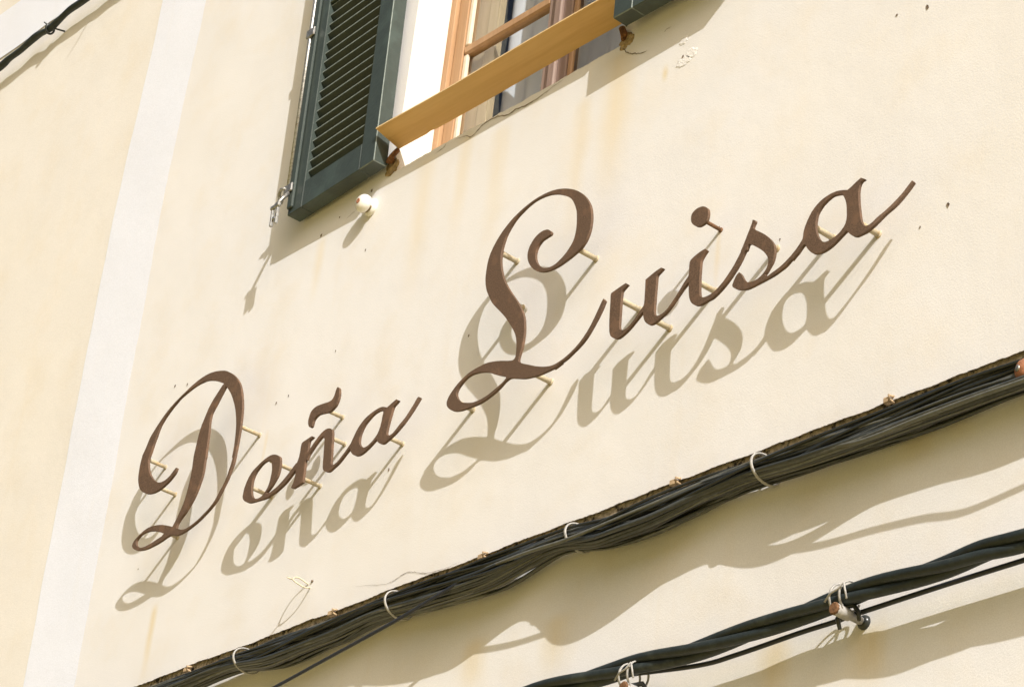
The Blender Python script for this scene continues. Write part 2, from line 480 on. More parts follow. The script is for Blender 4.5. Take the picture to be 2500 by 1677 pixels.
hr = random.Random(5)
def hole(p, r):
    bm = bmesh.new()
    n = 9
    c = Vector(p)
    ring = [bm.verts.new((c.x + r * math.cos(2 * math.pi * i / n) * hr.uniform(0.6, 1.2), c.y - 0.0012, c.z + 1.3 * r * math.sin(2 * math.pi * i / n) * hr.uniform(0.6, 1.2))) for i in range(n)]
    inner = [bm.verts.new((c.x + (v.co.x - c.x) * 0.5, c.y - 0.0006, c.z + (v.co.z - c.z) * 0.5)) for v in ring]
    for i in range(n): bm.faces.new((ring[i], ring[(i + 1) % n], inner[(i + 1) % n], inner[i]))
    bm.faces.new(inner)
    obj('nail_hole', bm, M_hole, facade)
for p, r in zip([(-1.5767, 0.0000, 0.3956), (-1.5086, 0.0000, 0.3802), (-1.0154, 0.0000, 0.1605), (-0.9598, 0.0000, 0.1654), (1.3919, -0.0000, -0.1531), (1.3180, 0.0000, -0.1774), (1.3176, 0.0000, 0.3785), (1.2287, 0.0000, 0.3989), (-0.1782, 0.0000, 0.0826), (-0.7636, 0.0000, 0.2377), (-0.6933, 0.0000, 0.5265), (-0.7069, 0.0000, 0.7225), (-0.4418, 0.0000, -0.2116), (-1.5938, 0.0000, -0.1845), (0.5375, 0.0000, 0.6557), (0.5372, 0.0000, 0.6030), (0.7118, 0.0000, 0.0568), (0.9096, 0.0000, -0.0511), (0.3139, 0.0000, 0.8017), (-0.9243, 0.0000, 0.6619), (-0.8453, 0.0000, 0.6903)],
                [.005, .005, .005, .004, .006, .0035, .007, .004, .004, .003, .004, .007, .005, .003, .006, .006, .003, .003, .007, .006, .004]):
    hole(p, r * 0.75)
def filler(p, w, h, seed):
    r = random.Random(seed)
    bm = bmesh.new(); c = Vector(p); n = 18
    ring = []; top = []
    for i in range(n):
        a = 2 * math.pi * i / n; k = r.uniform(0.75, 1.1)
        ring.append(bm.verts.new((c.x + w * k * math.cos(a), c.y - 0.0004, c.z + h * k * math.sin(a))))
        top.append(bm.verts.new((c.x + w * k * 0.8 * math.cos(a), c.y - 0.0013, c.z + h * k * 0.8 * math.sin(a))))
    for i in range(n): bm.faces.new((ring[i], ring[(i + 1) % n], top[(i + 1) % n], top[i]))
    bm.faces.new(top)
    obj('filler_patch', bm, M_fill, facade)
filler((0.5335, 0.0000, 0.6527), .016, .014, 1)
filler((0.5655, 0.0000, 0.6020), .022, .016, 2)
filler((0.5415, 0.0000, 0.5891), .028, .016, 3)

# ------------------------------------------------------------------ window in its recess
win = empty('window', (0, 0.125, OZ0), facade)
FY = 0.125
def wpart(name, lo, hi, mat, bev=0.002):
    bm = bmesh.new(); box(bm, lo, hi, bevel=bev); return obj(name, bm, mat, win)
wpart('frame_stile', (OX0 + .001, FY - .012, .76), (OX0 + .026, FY + .06, OZ1 - .002), M_frame)
wpart('frame_stile', (OX1 - .030, FY - .012, .76), (OX1 - .001, FY + .06, OZ1 - .002), M_frame)
wpart('frame_head', (OX0 + .028, FY - .012, OZ1 - .03), (OX1 - .032, FY + .06, OZ1 - .002), M_frame)
for (x0, x1) in ((OX0 + .028, -.117), (-.113, OX1 - .032)):
    wpart('sash_stile', (x0, FY, .765), (x0 + .043, FY + .04, OZ1 - .032), M_frame if x0 < -.3 else M_shadepine)
    wpart('sash_stile', (x1 - .052, FY, .765), (x1, FY + .04, OZ1 - .032), M_shadepine if x1 < 0 else M_frame)
    gx0, gx1 = x0 + .0435, x1 - .0525
    wpart('sash_rail', (gx0, FY, .765), (gx1, FY + .04, .83), M_frame)
    wpart('sash_rail', (gx0, FY, OZ1 - .085), (gx1, FY + .04, OZ1 - .032), M_frame)
    wpart('muntin', (gx0, FY + .002, 1.168), (gx1, FY + .034, 1.200), M_frame, .006)
    wpart('muntin', (gx0, FY + .002, 1.60), (gx1, FY + .034, 1.632), M_frame, .006)
    for z0, z1 in ((.8305, 1.1675), (1.2005, 1.5995), (1.6325, OZ1 - .0855)):
        wpart('glazing_bead', (gx0 + .0005, FY + .004, z0), (gx0 + .018, FY + .016, z1), M_bead if x0 < -.3 else M_frame, .003)
        bm = bmesh.new(); box(bm, (gx0, FY + .018, z0), (gx1, FY + .022, z1))
        obj('pane', bm, M_glass, win)
wpart('astragal', (-.130, FY - .014, .765), (-.100, FY - .0005, OZ1 - .032), M_shadepine, .004)
# folded inner shutter, dim room and curtain behind the glass
bm = bmesh.new()
box(bm, (-.598, .172, .80), (-.503, .19, 2.0), bevel=.002); box(bm, (-.500, .168, .80), (-.452, .192, 2.0), bevel=.003)
obj('inner_shutter', bm, M_inner, win)
bm = bmesh.new()
cx0 = -0.496
pts = []
for i in range(120):
    x = cx0 + i * 0.011
    pts.append((x, .25 + .010 * math.sin(x * 70) + .006 * math.sin(x * 31 + 1)))
for (a, ya), (b, yb) in zip(pts, pts[1:]): quad(bm, [(a, ya, .5), (b, yb, .5), (b, yb, 2.2), (a, ya, 2.2)])
for f in bm.faces: f.smooth = True
bmesh.ops.remove_doubles(bm, verts=bm.verts, dist=1e-5)
obj('curtain', bm, M_curtain, win)
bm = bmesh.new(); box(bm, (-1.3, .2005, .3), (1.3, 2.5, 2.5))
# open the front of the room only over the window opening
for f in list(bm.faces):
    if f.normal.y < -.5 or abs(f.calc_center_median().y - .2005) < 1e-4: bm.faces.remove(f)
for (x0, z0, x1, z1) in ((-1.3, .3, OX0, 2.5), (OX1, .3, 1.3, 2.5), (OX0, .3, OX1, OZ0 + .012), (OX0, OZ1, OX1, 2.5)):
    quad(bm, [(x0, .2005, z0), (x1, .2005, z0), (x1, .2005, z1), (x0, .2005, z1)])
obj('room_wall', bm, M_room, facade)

# ------------------------------------------------------------------ louvred shutters
def shutter(name, hinge, outer, thick, height, mirror, label, with_bolt):
    """hinge: bottom front corner at the hinge side; outer: bottom front corner at the free side"""
    hinge = Vector(hinge); outer = Vector(outer)
    u = (outer - hinge); w = u.length; u.normalize()
    nrm = Vector((0, 0, 1)).cross(u); nrm.normalize()
    if nrm.y < 0: nrm.negate()                 # into the wall
    v = u.cross(nrm)
    if v.z < 0: v.negate()
    M = Matrix(((u.x, nrm.x, v.x, hinge.x), (u.y, nrm.y, v.y, hinge.y), (u.z, nrm.z, v.z, hinge.z), (0, 0, 0, 1)))
    root = empty(name, hinge)
    tag(root, label, 'shutter')
    def part(nm, lo, hi, mat, bev=.002, bmat=-1):
        bm = bmesh.new(); box(bm, lo, hi, M, bevel=bev, bmat=bmat); bmesh.ops.recalc_face_normals(bm, faces=bm.faces)
        return obj(nm, bm, mat if isinstance(mat, list) else [mat, M_litedge], root)
    SW = .068; RB = .088
    part('stile', (0, 0, 0), (SW, thick, height), M_green, .0022, 1)
    part('stile', (w - SW, 0, 0), (w, thick, height), M_green)
    part('bottom_rail', (SW + .0004, .0004, 0), (w - SW - .0004, thick - .0004, RB), M_green)
    part('top_rail', (SW + .0004, .0004, height - .09), (w - SW - .0004, thick - .0004, height), M_green)
    part('middle_rail', (SW + .0004, .0004, .72), (w - SW - .0004, thick - .0004, .79), M_green)
    pitch = .0345
    nsl = int((height - .09 - RB) / pitch)
    mesh = None
    for i in range(nsl):
        z = RB + .036 + i * pitch
        if z > .712 and z < .83: continue
        if z + .012 > height - .09: continue
        a = .008; d = thick - .008; hgt = .033; th = .0040
        prof = [(a, 0), (d, -hgt), (d, -hgt + th), (a, th)]
        if mesh is None:
            bm = bmesh.new()
            A = [bm.verts.new(M.to_3x3() @ Vector((SW - .004, y, zz))) for y, zz in prof]
            B = [bm.verts.new(M.to_3x3() @ Vector((w - SW + .004, y, zz))) for y, zz in prof]
            bm.faces.new(A); bm.faces.new(list(reversed(B)))
            for k in range(4): bm.faces.new((A[k], A[(k + 1) % 4], B[(k + 1) % 4], B[k])).material_index = 1 if k == 3 else 0
            bmesh.ops.recalc_face_normals(bm, faces=bm.faces)
            bm.normal_update()
            mesh = bpy.data.meshes.new('slat'); bm.to_mesh(mesh); bm.free(); mesh.materials.append(M_slat); mesh.materials.append(M_litedge)
        o = bpy.data.objects.new('slat', mesh); COL.objects.link(o)
        o.location = M @ Vector((0, rnd.uniform(-.0006, .0006), z + rnd.uniform(-.0009, .0009))); o.rotation_euler = (rnd.uniform(-.03, .03), rnd.uniform(-.003, .003), 0); o.parent = root; o.matrix_parent_inverse = parent_world(root).inverted()
    # weather strip along the free edge
    part('edge_strip', (w - .030, -.009, .016), (w - .004, -.0003, height), M_green, .003)
    return root, M, w

FRp = Vector((-0.6236, -0.0650, 0.7561)); FLp = Vector((-1.0314, -0.0560, 0.7407))
sh, M, w = shutter('louvred_shutter', FRp, FLp, .046, 1.28, False, 'slate green louvred shutter folded open left of the window with a bolt down its edge', True)
# espagnolette rod, guides and hooked keeper on the free edge
bm = bmesh.new()
tube(bm, [M @ Vector((w + .001, -.008, .075)), M @ Vector((w + .001, -.008, 1.27))], .0065, 10)
obj('bolt_rod', bm, M_steel, sh)
bm = bmesh.new()
box(bm, (w - .026, -.016, .070), (w + .014, -.0095, .098), M, bevel=.002)
obj('rod_guide', bm, M_steel, sh)
bm = bmesh.new()
box(bm, (w - .026, -.016, .62), (w + .014, -.0095, .65), M, bevel=.002)
obj('rod_guide', bm, M_steel, sh)
bm = bmesh.new()
# plate wrapped round the edge, hook arm and hanging shackle
box(bm, (w + .0005, -.004, .055), (w + .004, .030, .115), M, bevel=.001)
tube(bm, [M @ Vector(p) for p in ((w + .004, -.014, .088), (w + .020, -.020, .090), (w + .034, -.016, .082), (w + .040, -.008, .068), (w + .034, -.004, .058), (w + .022, -.010, .060))], .0045, 8)
box(bm, (w - .024, -.048, .004), (w + .020, -.038, .018), M, bevel=.003)
box(bm, (w - .018, -.046, -.052), (w - .009, -.037, .004), M, bevel=.002)
box(bm, (w + .006, -.046, -.052), (w + .015, -.037, .004), M, bevel=.002)
box(bm, (w - .009, -.0455, -.034), (w + .006, -.0375, -.022), M, bevel=.002)
tube(bm, [M @ Vector(p) for p in ((w - .010, -.010, .070), (w - .006, -.026, .046), (w - .002, -.043, .012))], .006, 8)
bmesh.ops.recalc_face_normals(bm, faces=bm.faces)
obj('keeper_hook', bm, M_steel, sh)
# rusty hinge pin at the hinge foot
bm = bmesh.new()
tube(bm, catmull([(-0.6217, -0.0200, 0.7687), (-0.6080, -0.0200, 0.7817), (-0.6020, -0.0140, 0.7955), (-0.6125, 0.0000, 0.8149)], 5), .0075, 8)
lathe(bm, [(.006, 0), (.008, .004), (.008, .022), (.006, .026)], (-0.6156, -0.0120, 0.7968), (0, 0, -1), 10)
obj('hinge_pin', bm, M_rust, sh)

rf = Vector((0.3491, -0.0760, 0.7637))
shutter('louvred_shutter', rf, rf + Vector((.405, .006, .004)), .046, 1.28, True, 'slate green shutter right of the window, only its lower hinge corner in view', False)
bm = bmesh.new()
sh2 = [o for o in COL.objects if o.name == 'louvred_shutter.001'][0]
tube(bm, catmull([Vector((0.3145, -0.0140, 0.7839)), Vector((0.3207, -0.0120, 0.7646)), Vector((0.3098, 0.0000, 0.7612))], 4), .009, 8)
obj('hinge_pin', bm, M_rust, sh2)

# crumbling mortar round the hinge feet
def lump(name, p, rx, rz, seed, mat, parent, d=.010):
    r = random.Random(seed); bm = bmesh.new()
    bmesh.ops.create_icosphere(bm, subdivisions=4, radius=1.0)
    ks = [(Vector((r.uniform(-1, 1), r.uniform(-1, 1), r.uniform(-1, 1))).normalized(), r.uniform(2, 14), r.uniform(0, 6)) for _ in range(16)]
    for v in bm.verts:
        k = 1 + sum(.07 * math.sin(f * v.co.dot(a) + ph) for a, f, ph in ks)
        v.co = Vector((p[0] + v.co.x * rx * k, p[1] + v.co.y * d * k, p[2] + v.co.z * rz * k))
    return obj(name, bm, mat, parent, True)
lump('mortar_patch', (-0.6276, 0.0000, 0.7637), .030, .024, 3, M_mortar, facade, .0045)
lump('mortar_patch', (0.3244, 0.0000, 0.7519), .020, .022, 8, M_mortar, facade, .0045)

# ------------------------------------------------------------------ board across the window
bm = bmesh.new()
bx0, bx1 = -.613, .345
A0 = Vector((0, -.081, .8435)); A1 = Vector((0, .005, .820))
n = 40
dirv = (A1 - A0).normalized(); upv = Vector((0, -dirv.z, dirv.y)); 
if upv.z < 0: upv.negate()
T = .0055
bw = random.Random(9); wb = Wob(bw, .3, .9, 3)
prev = None
for i in range(n + 1):
    x = bx0 + (bx1 - bx0) * i / n
    sag = .0025 * wb(x)
    chip = 0.003 if 5.2 < (x + .613) / .958 * n < 6.4 else 0
    a = Vector((x, A0.y, A0.z + sag)); b = Vector((x, A1.y - chip, A1.z + sag))
    cur = [bm.verts.new(q) for q in (a, b, b + upv * T, a + upv * T)]
    if prev:
        for k, mi in ((0, 0), (1, 1), (2, 0), (3, 1)):
            f = bm.faces.new((prev[k], cur[k], cur[(k + 1) % 4], prev[(k + 1) % 4])); f.material_index = mi
    else: bm.faces.new(cur).material_index = 1
    prev = cur
bm.faces.new(list(reversed(prev))).material_index = 1
bmesh.ops.recalc_face_normals(bm, faces=bm.faces)
tag(obj('wooden_board', bm, [M_board, M_boardedge]), 'long orange plywood board laid across the window foot between the shutters', 'board')

# ------------------------------------------------------------------ iron lettering
LETTERS = {
  'D': [[[(-1.3584, 0.0366), (-1.3609, 0.0274), (-1.3644, 0.0222), (-1.3718, 0.0161), (-1.3836, 0.0086), (-1.3972, 0.0020), (-1.4126, -0.0037), (-1.4254, -0.0070), (-1.4421, -0.0097), (-1.4560, -0.0103), (-1.4678, -0.0096), (-1.4803, -0.0080), (-1.4924, -0.0053), (-1.4997, -0.0028), (-1.5068, 0.0002), (-1.5137, 0.0036), (-1.5261, 0.0110), (-1.5367, 0.0192), (-1.5413, 0.0236), (-1.5478, 0.0317), (-1.5551, 0.0444), (-1.5603, 0.0565), (-1.5639, 0.0714), (-1.5656, 0.0926), (-1.5660, 0.1073), (-1.5632, 0.1320), (-1.5617, 0.1382), (-1.5511, 0.1564), (-1.5403, 0.1821), (-1.5332, 0.1921), (-1.5109, 0.2145), (-1.4938, 0.2298), (-1.4734, 0.2456), (-1.4567, 0.2561), (-1.4321, 0.2680), (-1.4053, 0.2788), (-1.3639, 0.2936), (-1.3331, 0.3018), (-1.3119, 0.3055), (-1.2936, 0.3073), (-1.2732, 0.3073), (-1.2623, 0.3065), (-1.2511, 0.3050), (-1.2405, 0.3031), (-1.2238, 0.2992), (-1.2085, 0.2949), (-1.1964, 0.2910), (-1.1908, 0.2888), (-1.1795, 0.2834), (-1.1629, 0.2735), (-1.1522, 0.2663), (-1.1426, 0.2590), (-1.1335, 0.2514), (-1.1252, 0.2436), (-1.1162, 0.2344), (-1.1083, 0.2250), (-1.1019, 0.2162), (-1.0969, 0.2081), (-1.0905, 0.1956), (-1.0850, 0.1837), (-1.0765, 0.1603), (-1.0721, 0.1451), (-1.0688, 0.1308), (-1.0651, 0.1071), (-1.0621, 0.0690), (-1.0622, 0.0261), (-1.0642, -0.0047), (-1.0646, -0.0236), (-1.0661, -0.0362), (-1.0678, -0.0421), (-1.0742, -0.0560), (-1.0806, -0.0735), (-1.0834, -0.0789), (-1.1044, -0.1102), (-1.1165, -0.1266), (-1.1226, -0.1331), (-1.1275, -0.1372), (-1.1438, -0.1477), (-1.1625, -0.1577), (-1.1875, -0.1687), (-1.2077, -0.1756), (-1.2331, -0.1822), (-1.2487, -0.1852), (-1.2747, -0.1882), (-1.2841, -0.1881), (-1.2996, -0.1862), (-1.3048, -0.1852), (-1.3108, -0.1833), (-1.3228, -0.1788), (-1.3285, -0.1774), (-1.3340, -0.1771), (-1.3533, -0.1798), (-1.3729, -0.1837), (-1.3997, -0.1866), (-1.4324, -0.1882), (-1.4465, -0.1878), (-1.4576, -0.1868), (-1.4741, -0.1843), (-1.4858, -0.1817), (-1.4982, -0.1781), (-1.5039, -0.1757), (-1.5133, -0.1702), (-1.5207, -0.1645), (-1.5238, -0.1609), (-1.5255, -0.1574), (-1.5257, -0.1551), (-1.5246, -0.1505), (-1.5199, -0.1439), (-1.5121, -0.1383), (-1.4945, -0.1304), (-1.4782, -0.1249), (-1.4617, -0.1215), (-1.4520, -0.1208), (-1.4352, -0.1214), (-1.4250, -0.1226), (-1.4089, -0.1254), (-1.3955, -0.1285), (-1.3819, -0.1322), (-1.3613, -0.1392), (-1.3375, -0.1485), (-1.3206, -0.1560), (-1.2979, -0.1669), (-1.2795, -0.1745), (-1.2738, -0.1763), (-1.2641, -0.1784), (-1.2548, -0.1793), (-1.2505, -0.1792), (-1.2374, -0.1773), (-1.2165, -0.1729), (-1.2007, -0.1683), (-1.1910, -0.1647), (-1.1594, -0.1506), (-1.1502, -0.1459), (-1.1366, -0.1367), (-1.1277, -0.1282), (-1.1037, -0.0973), (-1.0930, -0.0821), (-1.0874, -0.0690), (-1.0776, -0.0360), (-1.0751, -0.0226), (-1.0746, -0.0156), (-1.0750, -0.0142), (-1.0774, -0.0159), (-1.0780, -0.0126), (-1.0771, 0.0070), (-1.0772, 0.0174), (-1.0786, 0.0411), (-1.0807, 0.0614), (-1.0856, 0.0879), (-1.0920, 0.1097), (-1.0975, 0.1255), (-1.1025, 0.1379), (-1.1123, 0.1574), (-1.1267, 0.1809), (-1.1350, 0.1929), (-1.1408, 0.2006), (-1.1483, 0.2092), (-1.1725, 0.2349), (-1.1766, 0.2388), (-1.1828, 0.2437), (-1.1899, 0.2484), (-1.2017, 0.2554), (-1.2221, 0.2661), (-1.2346, 0.2720), (-1.2472, 0.2773), (-1.2656, 0.2837), (-1.2776, 0.2870), (-1.2836, 0.2883), (-1.2943, 0.2897), (-1.3198, 0.2904), (-1.3373, 0.2896), (-1.3584, 0.2865), (-1.3912, 0.2790), (-1.4072, 0.2745), (-1.4176, 0.2703), (-1.4442, 0.2550), (-1.4605, 0.2441), (-1.4758, 0.2313), (-1.4887, 0.2177), (-1.4940, 0.2104), (-1.4980, 0.2024), (-1.5032, 0.1850), (-1.5120, 0.1606), (-1.5186, 0.1346), (-1.5247, 0.1193), (-1.5258, 0.1133), (-1.5245, 0.1049), (-1.5185, 0.0881), (-1.5121, 0.0754), (-1.5029, 0.0617), (-1.4956, 0.0527), (-1.4862, 0.0431), (-1.4811, 0.0385), (-1.4701, 0.0300), (-1.4581, 0.0224), (-1.4522, 0.0194), (-1.4417, 0.0155), (-1.4314, 0.0133), (-1.4257, 0.0127), (-1.4147, 0.0131), (-1.4095, 0.0138), (-1.4010, 0.0159), (-1.3932, 0.0189), (-1.3864, 0.0224), (-1.3753, 0.0307), (-1.3635, 0.0383)], [(-1.3642, -0.1629), (-1.3826, -0.1543), (-1.3958, -0.1485), (-1.4085, -0.1437), (-1.4211, -0.1394), (-1.4341, -0.1358), (-1.4409, -0.1343), (-1.4539, -0.1322), (-1.4656, -0.1311), (-1.4763, -0.1312), (-1.4859, -0.1326), (-1.4978, -0.1365), (-1.5040, -0.1402), (-1.5076, -0.1444), (-1.5090, -0.1488), (-1.5083, -0.1537), (-1.5056, -0.1589), (-1.5035, -0.1614), (-1.4973, -0.1662), (-1.4896, -0.1705), (-1.4811, -0.1744), (-1.4717, -0.1772), (-1.4668, -0.1780), (-1.4563, -0.1786), (-1.4400, -0.1781), (-1.4309, -0.1774), (-1.3740, -0.1693)]], [[(-1.1682, 0.2469), (-1.1828, 0.2463), (-1.1875, 0.2453), (-1.1902, 0.2441), (-1.1950, 0.2406), (-1.2259, 0.2111), (-1.2372, 0.1978), (-1.2452, 0.1858), (-1.2645, 0.1444), (-1.2692, 0.1296), (-1.2728, 0.1110), (-1.2785, 0.0557), (-1.2787, 0.0458), (-1.2757, 0.0068), (-1.2755, -0.0158), (-1.2781, -0.0431), (-1.2821, -0.0676), (-1.2869, -0.0871), (-1.2935, -0.1031), (-1.3109, -0.1346), (-1.3271, -0.1560), (-1.3042, -0.1661), (-1.3032, -0.1543), (-1.3023, -0.1514), (-1.2994, -0.1468), (-1.2884, -0.1365), (-1.2744, -0.1269), (-1.2695, -0.1227), (-1.2483, -0.0999), (-1.2425, -0.0925), (-1.2377, -0.0849), (-1.2324, -0.0745), (-1.2263, -0.0605), (-1.2203, -0.0427), (-1.2171, -0.0305), (-1.2156, -0.0184), (-1.2152, -0.0059), (-1.2170, 0.0207), (-1.2169, 0.0227), (-1.2155, 0.0256), (-1.2154, 0.0285), (-1.2192, 0.0641), (-1.2214, 0.0988), (-1.2270, 0.1416), (-1.2272, 0.1512), (-1.2262, 0.1607), (-1.2245, 0.1665), (-1.2219, 0.1715), (-1.2020, 0.1977), (-1.1788, 0.2303), (-1.1738, 0.2339), (-1.1701, 0.2351), (-1.1532, 0.2361)]]],
  'o': [[[(-0.8537, -0.0776), (-0.8465, -0.0803), (-0.8396, -0.0837), (-0.8334, -0.0877), (-0.8283, -0.0921), (-0.8266, -0.0946), (-0.8254, -0.0972), (-0.8229, -0.1048), (-0.8209, -0.1144), (-0.8202, -0.1221), (-0.8208, -0.1333), (-0.8221, -0.1412), (-0.8251, -0.1486), (-0.8280, -0.1532), (-0.8370, -0.1637), (-0.8467, -0.1732), (-0.8589, -0.1819), (-0.8635, -0.1843), (-0.8639, -0.1854), (-0.8633, -0.1870), (-0.8599, -0.1910), (-0.8580, -0.1922), (-0.8556, -0.1924), (-0.8500, -0.1909), (-0.8483, -0.1910), (-0.8475, -0.1929), (-0.8478, -0.1959), (-0.8489, -0.1990), (-0.8508, -0.2012), (-0.8533, -0.2020), (-0.8566, -0.2021), (-0.8767, -0.2010), (-0.9124, -0.1975), (-0.9328, -0.1950), (-0.9377, -0.1941), (-0.9425, -0.1928), (-0.9471, -0.1911), (-0.9517, -0.1891), (-0.9601, -0.1845), (-0.9661, -0.1804), (-0.9709, -0.1759), (-0.9727, -0.1737), (-0.9754, -0.1691), (-0.9769, -0.1644), (-0.9765, -0.1503), (-0.9751, -0.1406), (-0.9695, -0.1256), (-0.9631, -0.1141), (-0.9551, -0.1044), (-0.9479, -0.0986), (-0.9359, -0.0923), (-0.9174, -0.0843), (-0.9057, -0.0802), (-0.8977, -0.0779), (-0.8856, -0.0755), (-0.8731, -0.0742), (-0.8651, -0.0748)], [(-0.8684, -0.0914), (-0.8708, -0.0899), (-0.8736, -0.0887), (-0.8793, -0.0870), (-0.8850, -0.0859), (-0.8936, -0.0857), (-0.9022, -0.0872), (-0.9116, -0.0909), (-0.9197, -0.0957), (-0.9318, -0.1051), (-0.9367, -0.1118), (-0.9411, -0.1221), (-0.9427, -0.1311), (-0.9414, -0.1486), (-0.9394, -0.1598), (-0.9358, -0.1698), (-0.9323, -0.1755), (-0.9281, -0.1803), (-0.9256, -0.1825), (-0.9185, -0.1869), (-0.9108, -0.1903), (-0.9036, -0.1920), (-0.8967, -0.1924), (-0.8932, -0.1922), (-0.8867, -0.1910), (-0.8813, -0.1889), (-0.8708, -0.1811), (-0.8668, -0.1775), (-0.8619, -0.1708), (-0.8585, -0.1625), (-0.8563, -0.1531), (-0.8545, -0.1367), (-0.8545, -0.1261), (-0.8553, -0.1193), (-0.8582, -0.1089), (-0.8642, -0.0963), (-0.8661, -0.0936)]], [[(-0.8777, -0.1874), (-0.8697, -0.1894), (-0.8644, -0.1903), (-0.8567, -0.1907), (-0.8493, -0.1903), (-0.8407, -0.1886), (-0.8225, -0.1837), (-0.8156, -0.1813), (-0.8007, -0.1743), (-0.7776, -0.1601), (-0.7441, -0.1349), (-0.7335, -0.1522), (-0.7400, -0.1533), (-0.7441, -0.1551), (-0.7740, -0.1771), (-0.7823, -0.1817), (-0.7973, -0.1882), (-0.8102, -0.1929), (-0.8219, -0.1962), (-0.8574, -0.2012), (-0.8679, -0.2017), (-0.8793, -0.2012)]]],
  'n': [[[(-0.6914, -0.0728), (-0.7263, -0.0781), (-0.7297, -0.0789), (-0.7322, -0.0801), (-0.7336, -0.0817), (-0.7344, -0.0836), (-0.7352, -0.0910), (-0.7349, -0.1042), (-0.7361, -0.1193), (-0.7374, -0.1255), (-0.7426, -0.1371), (-0.7437, -0.1428), (-0.7438, -0.1486), (-0.7417, -0.1570), (-0.7408, -0.1629), (-0.7408, -0.1692), (-0.7417, -0.1785), (-0.7435, -0.1873), (-0.7451, -0.1927), (-0.7517, -0.2043), (-0.7413, -0.2089), (-0.7230, -0.2067), (-0.7014, -0.2026), (-0.7043, -0.1438), (-0.7036, -0.1379), (-0.7000, -0.1249), (-0.6999, -0.1186), (-0.7016, -0.0958), (-0.7014, -0.0871), (-0.7010, -0.0846), (-0.6999, -0.0827), (-0.6983, -0.0818), (-0.6916, -0.0803), (-0.6850, -0.0765)]], [[(-0.7037, -0.1382), (-0.7026, -0.1248), (-0.7003, -0.1194), (-0.6778, -0.0974), (-0.6619, -0.0851), (-0.6509, -0.0780), (-0.6403, -0.0735), (-0.6333, -0.0721), (-0.6264, -0.0719), (-0.6230, -0.0722), (-0.6177, -0.0733), (-0.6127, -0.0751), (-0.6103, -0.0764), (-0.6057, -0.0797), (-0.6039, -0.0814), (-0.6024, -0.0834), (-0.6004, -0.0877), (-0.5984, -0.0954), (-0.5862, -0.1793), (-0.5846, -0.1849), (-0.5826, -0.1879), (-0.5801, -0.1900), (-0.5786, -0.1907), (-0.5750, -0.1912), (-0.5686, -0.1908), (-0.5609, -0.1886), (-0.5549, -0.1854), (-0.5496, -0.1821), (-0.5289, -0.1674), (-0.5051, -0.1463), (-0.4984, -0.1599), (-0.5097, -0.1642), (-0.5179, -0.1686), (-0.5258, -0.1739), (-0.5440, -0.1875), (-0.5521, -0.1922), (-0.5633, -0.1970), (-0.5770, -0.2017), (-0.5845, -0.2049), (-0.5901, -0.2053), (-0.5931, -0.2049), (-0.5992, -0.2033), (-0.6055, -0.2007), (-0.6086, -0.1990), (-0.6112, -0.1972), (-0.6147, -0.1939), (-0.6173, -0.1900), (-0.6187, -0.1865), (-0.6217, -0.1714), (-0.6296, -0.1044), (-0.6324, -0.0965), (-0.6337, -0.0944), (-0.6353, -0.0927), (-0.6371, -0.0917), (-0.6412, -0.0905), (-0.6433, -0.0903), (-0.6467, -0.0907), (-0.6501, -0.0921), (-0.6592, -0.0972), (-0.6706, -0.1061), (-0.6901, -0.1238), (-0.6933, -0.1287), (-0.6974, -0.1401)]]],
